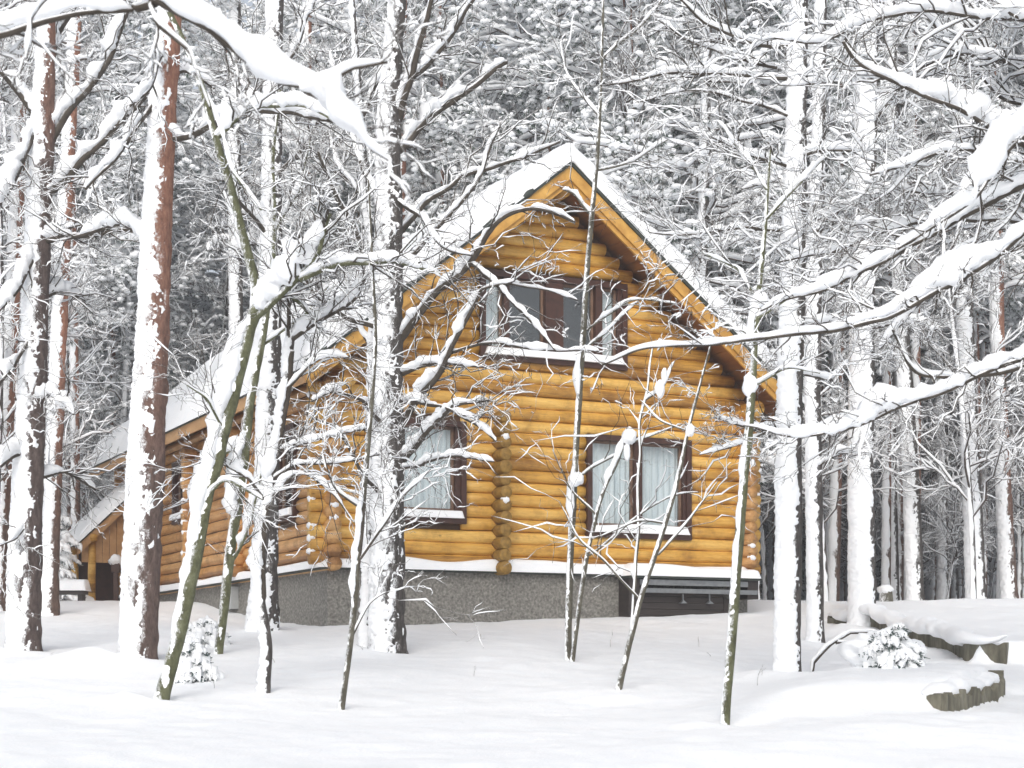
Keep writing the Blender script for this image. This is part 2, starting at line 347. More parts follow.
# infill between logs (behind the front face) keeps the wall closed
inf = MB()
for (a, b, c, d) in ((UL, OPEN[1][0] + .05, Z0, 4.75), (OPEN[1][1] - .05, OPEN[0][0] + .05, Z0, 4.75), (OPEN[0][1] - .05, UR, Z0, 4.75)): inf.box(a, b, -.02, .06, hz(c), hz(d))
for (a, b, c, d) in ((OPEN[1][0] + .05, OPEN[1][1] - .05, Z0, OPEN[1][2] + .05), (OPEN[1][0] + .05, OPEN[1][1] - .05, OPEN[1][3] - .05, 4.75), (OPEN[0][0] + .05, OPEN[0][1] - .05, Z0, OPEN[0][2] + .05), (OPEN[0][0] + .05, OPEN[0][1] - .05, OPEN[0][3] - .05, 4.75)): inf.box(a, b, -.02, .06, hz(c), hz(d))
za, zb = 5.45, 6.92; hA = lambda z: (ZR - .25 - z) / SL
inf.prism([(UC - hA(4.75), -.02, hz(4.75)), (UC + hA(4.75), -.02, hz(4.75)), (UC + hA(za), -.02, hz(za)), (UC - hA(za), -.02, hz(za))], (0, .08, 0))
inf.prism([(UC - hA(za), -.02, hz(za)), (-.32, -.02, hz(za)), (-.32, -.02, hz(zb)), (UC - hA(zb), -.02, hz(zb))], (0, .08, 0))
inf.prism([(2.5, -.02, hz(za)), (UC + hA(za), -.02, hz(za)), (UC + hA(zb), -.02, hz(zb)), (2.5, -.02, hz(zb))], (0, .08, 0))
inf.prism([(UC - hA(zb), -.02, hz(zb)), (UC + hA(zb), -.02, hz(zb)), (UC, -.02, hz(ZR - .25))], (0, .08, 0))
inf.build('wall_seam', M['seam'], house, smooth=False)
# side walls and rear
SIDE_OPEN = [(8.55, 9.6, 3.1, 4.45), (1.35, 2.45, 2.6, 4.3)]
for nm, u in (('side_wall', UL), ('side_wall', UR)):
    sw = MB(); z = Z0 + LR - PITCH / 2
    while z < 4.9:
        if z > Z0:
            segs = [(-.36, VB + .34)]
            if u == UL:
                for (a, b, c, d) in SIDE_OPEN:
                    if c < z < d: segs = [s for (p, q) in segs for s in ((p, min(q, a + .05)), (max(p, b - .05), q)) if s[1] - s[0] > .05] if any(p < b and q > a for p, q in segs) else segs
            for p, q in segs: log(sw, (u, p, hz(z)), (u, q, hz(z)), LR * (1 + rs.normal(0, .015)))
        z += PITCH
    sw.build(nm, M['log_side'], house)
    s2 = MB()
    if u == UL:
        vv = [.1] + [w for a, b, c, d in sorted(SIDE_OPEN) for w in (a + .05, b - .05)] + [VB]
        for j in range(0, len(vv), 2): s2.box(u - .05, u + .05, vv[j], vv[j + 1], hz(Z0), hz(4.9))
        for a, b, c, d in SIDE_OPEN: s2.box(u - .05, u + .05, a + .05, b - .05, hz(Z0), hz(c + .05)); s2.box(u - .05, u + .05, a + .05, b - .05, hz(d - .05), hz(4.9))
    else: s2.box(u - .05, u + .05, .1, VB, hz(Z0), hz(4.9))
    s2.build('wall_seam', M['seam'], house, smooth=False)
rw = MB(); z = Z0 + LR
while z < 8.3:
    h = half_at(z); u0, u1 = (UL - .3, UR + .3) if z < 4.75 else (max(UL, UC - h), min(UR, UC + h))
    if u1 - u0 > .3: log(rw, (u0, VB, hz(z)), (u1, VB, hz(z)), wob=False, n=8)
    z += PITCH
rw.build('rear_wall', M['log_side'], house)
# columns of crossed log ends
def end_column(u, v, axis, z1, mat='log_end', z0=None, half=True, ln=.34):
    mb = MB(); z = (Z0 + LR - (PITCH / 2 if half else 0)) if z0 is None else z0
    while z < z1:
        r = LR * (1 + rs.normal(0, .03)); L = ln + rs.normal(0, .012)
        if z > Z0 - .1:
            if axis == 'v': a, b = (u, v - L, hz(z)), (u, v, hz(z))
            else: a, b = (u - L, v, hz(z)), (u, v, hz(z))
            P = np.linspace(a, b, 4)[None]; P[0, 1] = P[0, 0] + (P[0, 3] - P[0, 0]) * .06
            tubes(mb, P, np.array([[r * .9, r, r, r]]), 14)
            if rs.rand() < .55 and axis == 'v': caps.append((u, v - L + .04, z + r * .75)) if rs.rand() < .25 else None
            if rs.rand() < .4 and axis == 'u': caps.append((u - L + .05, v, z + r * .75))
        z += PITCH
    return mb.build('log_ends', M[mat], house)
caps = []
end_column(0.0, -.06, 'v', 4.60, ln=.36)
for v in (4.6, 7.9, 11.0): end_column(UL - .05, v, 'u', 4.6, 'log_side', half=False, ln=.33)
def blob(mb, c, sx, sy, sz, seed=0, m=9, n=12, amp=.25):
    th = np.linspace(0, np.pi, m)[:, None]; ph = np.arange(n)[None] * 2 * np.pi / n
    D = np.stack([np.sin(th) * np.cos(ph), np.sin(th) * np.sin(ph), np.cos(th) * np.ones_like(ph)], -1)
    r = 1 + amp * (vnoise(D * 2 + np.array(c) + seed, 1.3) - .5) * 2
    mb.grid(np.array(c) + D * r[..., None] * np.array([sx, sy, sz]), True)
z = Z0 + LR
while z < 4.7:      # caps on the corner log ends
    for (u, v) in ((UL - .30, 0), (UL, -.30), (UR, -.32), (UR + .30, 0)):
        if rs.rand() < (.7 if u < 0 else .3): caps.append((u, v, z + (.1 if v == 0 else -.01)))
    z += PITCH
for i, (u, v, z) in enumerate(caps): cp = MB(); blob(cp, (u, v, hz(z)), .085, .085, .055 + .03 * rs.rand(), i, 6, 8); cp.build('snow_cap', M['snow'], house)
# purlins carrying the roof overhang, and plate logs at the eaves
for u, z, r, v0 in ((2.98, 6.98, .135, -.74), (-1.02, 6.98, .135, -.74), (UR - .12, 4.80, .14, -.72), (UL + .12, 4.80, .14, -.72), (UC, 8.36, .12, -.70), (2.98, 6.74, .12, -.45), (-1.02, 6.74, .12, -.45), (UR - .1, 4.55, .12, -.48)):
    pm = MB(); log(pm, (u, v0, hz(z)), (u, .4, hz(z)), r, 14); pm.build('purlin', M['log_front'], house)
# roof
VF, VR = -.92, 15.3
def slab(mb, u0, u1, dz0, dz1, v0, v1):     # strip of the roof between two vertical offsets, mirrored by caller
    p = [(u0, v0, hz(roof_z(u0) + dz0)), (u1, v0, hz(roof_z(u1) + dz0)), (u1, v0, hz(roof_z(u1) + dz1)), (u0, v0, hz(roof_z(u0) + dz1))]
    mb.prism(p, (0, v1 - v0, 0))
roof = MB()
for s in (-1, 1): slab(roof, UC, UC + s * (HALF + .04), -.055, .0, VF - .04, VR + .04)
ro = roof.build('roof', M['roof_metal'], house, smooth=False)
sf = MB()
nb = 26
for s in (-1, 1):
    for j in range(nb):
        a = UC + s * (j / nb) * HALF; b = UC + s * ((j + 1) / nb) * HALF - s * .012
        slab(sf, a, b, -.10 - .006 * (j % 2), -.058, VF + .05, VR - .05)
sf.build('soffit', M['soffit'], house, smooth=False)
for s in (-1, 1):
    rk = MB(); slab(rk, UC, UC + s * HALF, -.30, -.06, VF, VF + .045); slab(rk, UC, UC + s * (HALF - .05), -.40, -.27, VF + .05, VF + .10)
    rk.build('rake_board', M['fascia'], house, smooth=False)
    e = MB(); ue = UC + s * HALF; ze = roof_z(ue); e.box(min(ue, ue + s * .035), max(ue, ue + s * .035), VF + .01, VR, hz(ze - .30), hz(ze - .058))
    e.build('eave_board', M['fascia_pale'], house, smooth=False)
rk = MB()
for s in (-1, 1): slab(rk, UC, UC + s * HALF, -.30, -.06, VR - .04, VR)
rk.build('rake_board', M['fascia'], house, smooth=False)
# ragged mossy roofing lip under the snow along the left rake
lip = MB()
for s in (-1, 1):
    uu = np.linspace(0, HALF, 260); th = .03 + .07 * vnoise(np.stack([uu * 6, uu * 0, uu * 0], 1), 1.) * (1.0 if s < 0 else .5)
    P = np.stack([UC + s * uu, np.full_like(uu, VF - .02), hz(roof_z(UC + s * uu)) + .015], 1)
    tubes(lip, P[None], th[None] * .7, 6)
lip.build('roof_edge', M['roof_metal'], house)
# roof snow
m, n = 150, 110
uu = UC + np.sinh(np.linspace(-1.6, 1.6, m)) / np.sinh(1.6) * (HALF + .10); uu = np.linspace(UC - HALF - .10, UC + HALF + .10, m)
vv = VF - .06 + (VR + .12 - VF) * np.linspace(0, 1, n) ** 1.4
U, V = np.meshgrid(uu, vv, indexing='ij'); eu = np.minimum(U - uu[0], uu[-1] - U); ev = np.minimum(V - vv[0], vv[-1] - V)
p3 = np.stack([U, V, 0 * U], -1)
T = .40 * (.82 + .42 * vnoise(p3, .9)) * np.sqrt(np.clip(eu / .28, 0, 1)) * np.sqrt(np.clip(ev / .12 + .02, 0, 1)) + .05 * (vnoise(p3 + 4, 3) - .5)
ridge = .10 * np.exp(-((U - UC) / .35) ** 2)
zt = hz(roof_z(U)) + .012 + np.maximum(T - ridge, .01)
fu = np.where(ev < .12, 1, 0)
G = np.stack([U, V + (vnoise(p3, 2.2) - .5) * .10 * (ev < .3), zt], -1)
sn = MB(); sn.grid(G)
Gb = np.stack([U, V, hz(roof_z(U)) + .004], -1); sn.grid(Gb[::-1])
for a, b in ((G[:, 0], Gb[:, 0]), (Gb[:, -1], G[:, -1]), (G[0], Gb[0]), (Gb[-1], G[-1])): sn.grid(np.stack([a, b], 0))
sn.build('roof_snow', M['snow'], house)
# foundation
fd = MB()
for (a, b, c, d) in ((UL - .05, UR + .05, -.10, .12), (UL - .05, UL + .15, .121, VB), (UR - .15, UR + .05, .121, VB), (UL - .05, UR + .05, VB + .001, VB + .2)): fd.box(a, b, c, d, hz(-.4), hz(1.66))
fd.build('foundation', M['concrete'], house, smooth=False)
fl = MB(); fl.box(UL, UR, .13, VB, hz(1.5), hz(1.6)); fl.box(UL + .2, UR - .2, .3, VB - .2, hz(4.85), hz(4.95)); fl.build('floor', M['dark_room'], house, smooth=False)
drip = MB(); drip.box(UL - .2, UR + .1, -.24, .0, hz(1.662), hz(1.685)); drip.box(UL - .2, UL + .02, .001, VB, hz(1.662), hz(1.685))
drip.build('drip_ledge', M['roof_metal'], house, smooth=False)
def ledge(mb, p, q, wd, h, seed, k=60, n=10):        # snow lying on a ledge from p to q; bulges outward (to -normal side)
    t = np.linspace(0, 1, k); P = np.array(p) + (np.array(q) - np.array(p)) * t[:, None]
    d = nrm(np.array(q, float) - np.array(p)); nn = np.array([d[1], -d[0], 0])
    hh = h * (.75 + .5 * vnoise(P + seed, 1.1)) * np.sqrt(np.clip(np.minimum(t, 1 - t) / .02, 0, 1)); ph = np.linspace(0, np.pi, n)
    c = np.sign(np.cos(ph)) * np.abs(np.cos(ph)) ** .6; s_ = np.sin(ph) ** .6
    w2 = wd / 2 * (.9 + .2 * vnoise(P + seed + 3, 2))
    G = P[:, None] + nn * (c[None, :, None] * w2[:, None, None]) + UP * (s_[None, :, None] * hh[:, None, None])
    G[:, :, 2] += 0; G = np.concatenate([G, G[:, :1]], 1); mb.grid(G)
lg = MB(); ledge(lg, (UL - .2, -.13, hz(1.686)), (UR + .12, -.13, hz(1.686)), .26, .19, 1, 160); ledge(lg, (UL - .13, VB, hz(1.686)), (UL - .13, -.2, hz(1.686)), .22, .14, 2, 160)
lg.build('ledge_snow', M['snow'], house)
# windows
def curtain(mb, u0, u1, v, z0, z1, folds):
    k = folds * 6; uu = np.linspace(u0, u1, k); zz = np.linspace(z0, z1, 6); Ug, Zg = np.meshgrid(uu, zz, indexing='ij')
    Vg = v + .025 * np.sin(Ug * folds * 2 * np.pi / (u1 - u0) + Zg * .4) + .015 * vnoise(np.stack([Ug, Zg, Ug], -1), 4); mb.grid(np.stack([Ug, Vg, hz(Zg)], -1))
def window(u0, u1, z0, z1, lights, curtains, label=None, side=False, thick=.10, sill=True):
    """frame standing proud of the logs, casements set back, panes, sill snow. lights = list of (a,b) fractions"""
    def T(mb):
        if side:      # map u->v on the side wall, outward = -u
            for j, v in enumerate(mb.v):
                w = v.copy(); w[:, 0] = UL + v[:, 1]; w[:, 1] = v[:, 0]; mb.v[j] = w
        return mb
    vf, vb = -.17, .10; t = thick
    fr = MB(); fr.box(u0, u1, vf, vb, hz(z1 - t), hz(z1)); fr.box(u0, u1, vf - .004, vb, hz(z0), hz(z0 + t * .9)); fr.box(u0, u0 + t, vf + .002, vb - .002, hz(z0 + t * .9), hz(z1 - t)); fr.box(u1 - t, u1, vf + .002, vb - .002, hz(z0 + t * .9), hz(z1 - t))
    f = T(fr).build('window', M['frame'], house, smooth=False)
    if label: f['label'] = label
    a0, a1, b0, b1 = u0 + t, u1 - t, z0 + t * .9 + .13, z1 - t
    mb = MB(); mb.box(a0, a1, -.06, .09, hz(z0 + t * .9), hz(b0)); T(mb).build('sill', M['frame'], f, smooth=False)
    prev = a0
    mu = MB()
    for k, (p, q) in enumerate(lights):
        c0 = a0 + (a1 - a0) * p; c1 = a0 + (a1 - a0) * q
        if mu.v: T(mu).build('mullion', M['frame'], f, smooth=False); mu = MB()
        if c0 > prev + .01: mu.box(prev, c0, -.13 if not (len(lights) > 3) else -.15, .08, hz(b0), hz(b1))
        prev = c1
        cs = MB(); w = .045
        cs.box(c0, c1, -.05, .0, hz(b0), hz(b0 + w)); cs.box(c0, c1, -.05, .0, hz(b1 - w), hz(b1)); cs.box(c0, c0 + w, -.048, -.002, hz(b0 + w), hz(b1 - w)); cs.box(c1 - w, c1, -.048, -.002, hz(b0 + w), hz(b1 - w))
        T(cs).build('casement', M['casement'], f, smooth=False)
        g = MB(); g.box(c0 + w, c1 - w, -.026, -.020, hz(b0 + w), hz(b1 - w)); T(g).build('pane', M['glass'], f, smooth=False)
    if mu.v: T(mu).build('mullion', M['frame'], f, smooth=False); mu = MB()
    if prev < a1 - .01: mu.box(prev, a1, -.13, .08, hz(b0), hz(b1))
    if mu.v: T(mu).build('mullion', M['frame'], f, smooth=False)
    for (p, q, kind) in curtains:
        c = MB(); curtain(c, a0 + (a1 - a0) * p, a0 + (a1 - a0) * q, .07, b0, b1, max(2, int((q - p) * (a1 - a0) * 9))); T(c).build('curtain', M['curtain'], f)
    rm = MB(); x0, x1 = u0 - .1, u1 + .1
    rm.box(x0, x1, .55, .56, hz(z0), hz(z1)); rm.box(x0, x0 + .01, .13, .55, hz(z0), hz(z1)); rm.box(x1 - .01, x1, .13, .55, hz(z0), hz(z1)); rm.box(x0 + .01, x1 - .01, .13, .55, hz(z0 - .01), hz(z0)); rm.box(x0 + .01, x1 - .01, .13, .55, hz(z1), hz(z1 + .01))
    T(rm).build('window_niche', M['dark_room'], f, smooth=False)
    if sill:
        s = MB(); ledge(s, (u0 + t * .7, -.16, hz(z0 + t * .9 + .002)), (u1 - t * .7, -.16, hz(z0 + t * .9 + .002)), .17, .15, u0, 40); T(s).build('sill_snow', M['snow'], f)
    return f
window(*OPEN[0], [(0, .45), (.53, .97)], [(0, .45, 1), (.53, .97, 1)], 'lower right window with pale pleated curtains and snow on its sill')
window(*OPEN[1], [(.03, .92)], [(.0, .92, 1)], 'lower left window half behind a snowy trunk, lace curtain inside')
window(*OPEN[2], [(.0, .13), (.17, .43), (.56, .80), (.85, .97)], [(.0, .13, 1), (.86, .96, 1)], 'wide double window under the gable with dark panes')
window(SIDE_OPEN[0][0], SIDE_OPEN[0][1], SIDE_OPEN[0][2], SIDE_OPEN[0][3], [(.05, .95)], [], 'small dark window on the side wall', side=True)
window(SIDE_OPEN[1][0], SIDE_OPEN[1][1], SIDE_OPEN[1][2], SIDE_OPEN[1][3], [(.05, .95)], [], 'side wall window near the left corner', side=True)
# cellar hatch with dark planks, metal rail and brackets
hb = MB(); u0, u1 = 2.40, 5.16
hb.box(u0, u0 + .22, -.50, -.12, hz(.3), hz(1.62)); hb.box(u1 - .24, u1, -.50, -.12, hz(1.28), hz(1.62)); hb.box(u1 - .70, u1 - .42, -.42, -.12, hz(.3), hz(1.275))
for k in range(8): hb.box(u0 + .221, u1 - .701, -.40 - .004 * (k % 2), -.12, hz(.50 + k * .115), hz(.50 + k * .115 + .108))
hatch = hb.build('cellar_hatch', M['plank_dark'], house, smooth=False); hatch['label'] = 'dark plank cellar hatch under the right window with a grey rail'
rl = MB(); rl.box(u0 + .221, u1 - .241, -.52, -.44, hz(1.50), hz(1.60)); rl.box(u0 + .221, u1 - .05, -.56, -.47, hz(1.36), hz(1.44)); rl.build('rail', M['metal'], hatch, smooth=False)
for u in (3.55, 4.12, 4.62):
    b = MB(); b.box(u - .012, u + .012, -.47, -.45, hz(1.22), hz(1.355)); b.prism([(u - .07, -.50, hz(1.18)), (u + .07, -.50, hz(1.18)), (u, -.50, hz(1.235))], (0, .08, 0)); b.build('bracket', M['metal'], hatch, smooth=False)
lid = MB(); lid.box(u0 - .02, u1 + .02, -.58, -.245, hz(1.622), hz(1.66)); lid.build('lid', M['roof_metal'], hatch, smooth=False)
ls = MB(); ledge(ls, (u0 - .02, -.40, hz(1.661)), (u1 + .02, -.40, hz(1.661)), .40, .20, 6, 60); ls.build('lid_snow', M['snow'], hatch)
bx = MB(); bx.box(UL - .20, UL - .052, 5.0, 5.45, hz(1.15), hz(1.55)); bx.box(UL - .22, UL - .052, 4.98, 5.47, hz(1.551), hz(1.575)); bx.build('meter_box', M['greybox'], house, smooth=False)
# lean-to porch at the far left end of the side wall
lt = empty('lean_to', (0, 0, 0)); lt.parent = house
def LZ(u): return 2.84 + (u + 4.70) * .97
A0, A1, V0, V1 = -4.75, -3.2, 12.3, 14.6
r_ = MB(); r_.prism([(A0, V0, hz(LZ(A0))), (A1, V0, hz(LZ(A1))), (A1, V0, hz(LZ(A1) + .05)), (A0, V0, hz(LZ(A0) + .05))], (0, V1 - V0, 0)); r_.build('lean_to_roof', M['roof_metal'], lt, smooth=False)
r_ = MB(); r_.prism([(A0, V0 - .03, hz(LZ(A0) - .22)), (A1, V0 - .03, hz(LZ(A1) - .22)), (A1, V0 - .03, hz(LZ(A1) + .0)), (A0, V0 - .03, hz(LZ(A0) + .0))], (0, .05, 0))
for k in range(7): r_.prism([(A0 + .05, V0 + .3 + k * .45, hz(LZ(A0 + .05) - .12)), (A1, V0 + .3 + k * .45, hz(LZ(A1) - .12)), (A1, V0 + .3 + k * .45, hz(LZ(A1) - .01)), (A0 + .05, V0 + .3 + k * .45, hz(LZ(A0 + .05) - .01))], (0, .07, 0))
r_.build('lean_to_rafters', M['fascia_pale'], lt, smooth=False)
r_ = MB()
for (u, v) in ((A0 + .35, V0 + .15), (A0 + .35, V1 - .3)): log(r_, (u, v, hz(.8)), (u, v, hz(LZ(u) - .12)), .09)
log(r_, (A0 + .35, V0 - .1, hz(LZ(A0 + .35) - .16)), (A0 + .35, V1, hz(LZ(A0 + .35) - .16)), .09); r_.build('lean_to_post', M['log_front'], lt)
r_ = MB(); zb_ = 2.42
for j in range(9):
    ua = A0 + .12 + j * (A1 - A0 - .12) / 9; ub = A0 + .12 + (j + 1) * (A1 - A0 - .12) / 9 - .012; r_.prism([(ua, V0 + .12, hz(zb_)), (ub, V0 + .12, hz(zb_)), (ub, V0 + .12, hz(LZ(ub) - .16)), (ua, V0 + .12, hz(max(LZ(ua) - .16, zb_ + .01)))], (0, .03, 0))
r_.build('gable_boarding', M['fascia_pale'], lt, smooth=False)
r_ = MB(); r_.box(A0 + .36, A1, V1 - .2, V1 - .12, hz(.8), hz(3.2)); r_.build('lean_to_wall', M['frame'], lt, smooth=False)
s_ = MB(); k = 30; Uu = np.linspace(A0 - .05, A1, k); Vv = np.linspace(V0 - .08, V1 + .05, k); U2, V2 = np.meshgrid(Uu, Vv, indexing='ij')
e2 = np.minimum(np.minimum(U2 - Uu[0], .5), np.minimum(V2 - Vv[0], Vv[-1] - V2)); G = np.stack([U2, V2, hz(LZ(U2)) + .052 + .22 * np.sqrt(np.clip(e2 / .2, 0, 1))], -1); s_.grid(G)
Gb = np.stack([U2, V2, hz(LZ(U2)) + .053], -1); s_.grid(np.stack([G[:, 0], Gb[:, 0]], 0)); s_.grid(np.stack([G[0], Gb[0]], 0)); s_.build('lean_to_snow', M['snow'], lt)

# ------------------------------------------------------------------ trees close to the camera
def pxpath(pts, Y):
    """pts (x, y[, dY]) read off as bearings at distance Y -> metres"""
    out = []
    for p in pts:
        d = Y + (p[2] if len(p) > 2 else 0); out.append(at(p[0], p[1], d))
    return np.array(out)
def make_trunk(root, pts, Y, rad, mat, snow=.05, bias=.35, k=None, name='trunk', n=28, rough=.10, sname='trunk_snow', extend=True, sn_amp=1.0):
    P = pxpath(pts, Y); r = np.array(rad, float) * Y / F_PX
    if extend: P = np.vstack([P[0] - (P[1] - P[0]) / np.linalg.norm(P[1] - P[0]) * .45, P]); r = np.r_[r[0] * 1.12, r]
    L = np.linalg.norm(np.diff(P, axis=0), axis=1).sum(); k = k or int(min(760, max(40, L / .018)))
    Q = resample(np.hstack([P, r[:, None]]), k); P, r = Q[:, :3] - np.array(root.location), Q[:, 3]
    sl_ = np.r_[0, np.cumsum(np.linalg.norm(np.diff(P, axis=0), axis=1))]; r = r * (1 + .16 * np.exp(-np.maximum(sl_ - .4, 0) / .22) * (1 if extend and r[0] > .08 else .25))
    T, A, B = frames(P[None]); A, B = A[0], B[0]; ph = np.arange(n) * 2 * np.pi / n
    D = np.cos(ph)[:, None] * A[:, None] + np.sin(ph)[:, None] * B[:, None]
    G0 = P[:, None] + D * r[:, None, None]
    bk = (vnoise(G0 * np.array([1, 1, .45]), 14) - .5) * rough * 2
    mb = MB(); mb.rings((P[:, None] + D * (r[:, None] * (1 + bk))[..., None])[None]); t = mb.build(name, M[mat], root)
    if snow:
        w = (D * (WIND / np.linalg.norm(WIND) + np.array([0, 0, .0]))).sum(-1); tilt = D[..., 2]
        w = w + tilt * 1.2
        nz = vnoise(G0, 3.1) * .45 + vnoise(G0 * np.array([1, 1, .6]) + 3, 10) * .5 + vnoise(G0 + 7, 26) * .7 + vnoise(G0 + 9, 44) * .55 - 1.1
        th = snow * (np.clip(w + .1, -1, 1) * 1.0 + nz * 1.35 * sn_amp - bias); th = np.clip(th, -.02, snow * 1.15)
        mb = MB(); mb.rings((P[:, None] + D * (r[:, None] + th)[..., None])[None]); mb.build(sname, M['snow'], root)
    return P, r
def limb_set(root, limbs, Y, mat='twig', snow_gap=.25, twigs=True):
    """limbs: dict(p=[(x,y,dY)..], r=(px0,px1), s=snow px, t=twigs, l=twig length m)"""
    bw = MB(); tw = MB(); sn = MB(); o = np.array(root.location)
    for i, L in enumerate(limbs):
        YY = L.get('Y', Y); P = pxpath(L['p'], YY) - o; ln = np.linalg.norm(np.diff(P, axis=0), axis=1).sum()
        k = int(max(10, ln / .035)); Q = resample(P, k); wob = (np.stack([vnoise(Q + 11 * j, 2.5) for j in (1, 2, 3)], -1) - .5) * .07; wob[0] = 0; Q = Q + wob
        r = np.linspace(L['r'][0], L['r'][1], k) * YY / F_PX; tubes(bw, Q[None], r[None], 8)
        if L.get('s'):
            s = L['s'] * YY / F_PX; prof = np.ones(k)
            if 'sp' in L: prof = np.interp(np.linspace(0, 1, k), np.linspace(0, 1, len(L['sp'])), L['sp'])
            snow_on(sn, Q[None], r[None], (s * prof)[None], 10, L.get('w', .35), L.get('gap', snow_gap), i * 3.3, .7, L.get('fq', 2.2) * 1.25)
        nt = L.get('t', 0)
        if nt:
            i0 = rs.randint(int(k * L.get('t0', .15)), k, nt); base = Q[i0]; td = nrm(Q[np.minimum(i0 + 1, k - 1)] - Q[np.maximum(i0 - 1, 0)])
            pr = rs.normal(0, 1, (nt, 3)); pr = nrm(pr - (pr * td).sum(-1, keepdims=True) * td); d = nrm(td + pr * .9 + np.array(L.get('dir', (0, 0, .15))))
            l0 = L.get('l', .7) * (.5 + rs.rand(nt)); r0 = np.minimum(r[i0] * .55, .012)
            grow(tw, sn, base, d, l0, r0, L.get('kids', (4, 3) if mat != 'bark_olive' else (2,)), snow=L.get('ts', .021), gap=L.get('tg', .46))
    if bw.v: bw.build('limbs', M['twig_near' if mat == 'twig' else mat], root)
    if tw.v: tw.build('twigs', M['twig_near'], root)
    if sn.v: sn.build('branch_snow', M['snow'], root)
def grow(tw, sn, b, d, l, r, kids=(4, 3), snow=.02, gap=.38, spread=.9, sag=0, up=0, n=4, rmin=.0022):
    for lev in range(len(kids) + 1):
        P, Rr, ch = sprout(b, d, l, np.maximum(r, rmin), kids[lev] if lev < len(kids) else 0, spread, sag, 6, up=up); Rr = np.maximum(Rr, rmin)
        tubes(tw, P, Rr, n, False)
        if snow: 
            sc = snow * (.75 ** lev)
            snow_on(sn, P, Rr, np.full(Rr.shape, sc), 5, .3, gap + .03 * lev, lev * 7., .3, 3.5)
        if ch is None: break
        b, d, l, r = ch
def fg_root(name, label, x, y, Y, cat='tree', group=None):
    g = float(ground_z(np.array([(x - 512) / F_PX * Y]), np.array([Y]))[0]); o = empty(name, ((x - 512) / F_PX * Y, Y, g - .0)); tag(o, label, cat, group); return o
def YB(y): return 3777 / (y - 498)
# ---- left side
Y = YB(655)
t = fg_root('pine_tree', 'thick dark trunk plastered with snow at the far left edge of the yard', 24, 655, Y); mounds.append(((24 - 512) / F_PX * Y, Y, .14, .7))
make_trunk(t, [(24, 660), (25, 560), (30, 450), (34, 370), (38, 250), (43, 130), (46, 60), (50, -40)], Y, [17, 16, 14, 12.5, 12, 11.5, 9, 7], 'bark_pine', .03, .36, n=64, sn_amp=1.1)
limb_set(t, [dict(p=[(40, 240), (70, 235, -.3), (140, 230, -.6)], r=(4, 2), s=14, t=10), dict(p=[(42, 200), (80, 165, -.3), (145, 98, -.5)], r=(4, 2), s=13, t=12),
    dict(p=[(44, 150), (70, 110, .2), (110, 60, .5), (128, 8, .7)], r=(5, 2), s=12, t=10), dict(p=[(40, 120), (22, 95), (0, 70, -.2)], r=(4, 2), s=14, t=8),
    dict(p=[(38, 120), (15, 180, -.5), (-20, 230, -1)], r=(3, 1.5), s=16, t=8), dict(p=[(33, 330), (10, 372, -.4), (-15, 395, -.8)], r=(3, 1.5), s=16, t=8), dict(p=[(30, 450), (8, 460, -.4), (-20, 480, -.8)], r=(3, 1.5), s=14, t=6),
    dict(p=[(32, 400), (55, 395, -.4), (75, 415, -.8)], r=(2.5, 1), s=13, t=8), dict(p=[(30, 480), (60, 470, .4), (95, 490, .8)], r=(2.5, 1), s=9, t=12), dict(p=[(46, 80), (60, 30, .4), (85, -20, .8)], r=(4, 2), s=14, t=10),
    dict(p=[(40, 240), (20, 290, -.4), (-10, 320, -.8)], r=(3, 1), s=13, t=8), dict(p=[(36, 300), (60, 290, .4), (85, 300, .8)], r=(3, 1), s=13, t=10), dict(p=[(30, 520), (14, 540, -.4), (-5, 548, -.7)], r=(2, 1), s=12, t=5)], Y)
Y = YB(668)
t = fg_root('pine_tree', 'large leaning pine with orange upper bark, snow plastered left side, before the side wall', 138, 668, Y); mounds.append(((136 - 512) / F_PX * Y, Y, .22, .8))
make_trunk(t, [(138, 668), (142, 560), (147, 450), (153, 340), (157, 230), (163, 120), (169, 30), (174, -40)], Y, [18.5, 18.5, 18, 15.8, 14.5, 13, 11.6, 10.6], 'bark_redpine2', .03, .5, n=76, sn_amp=1.05)
limb_set(t, [dict(p=[(162, 140), (200, 135, -.3), (240, 108, -.6), (300, 112, -.9), (345, 128, -1)], r=(3.5, 1.5), s=15, t=12), dict(p=[(160, 110), (180, 70, .3), (215, 90, .6)], r=(3, 1), s=8, t=8),
    dict(p=[(158, 95), (120, 150, -.5), (85, 190, -.8)], r=(3, 1.5), s=9, t=6), dict(p=[(164, 40), (150, 90, -.7), (130, 105, -1)], r=(3, 1.3), s=10, t=6), dict(p=[(157, 250), (120, 222, .5), (62, 240, .9)], r=(3, 1.5), s=15, t=12)], Y)
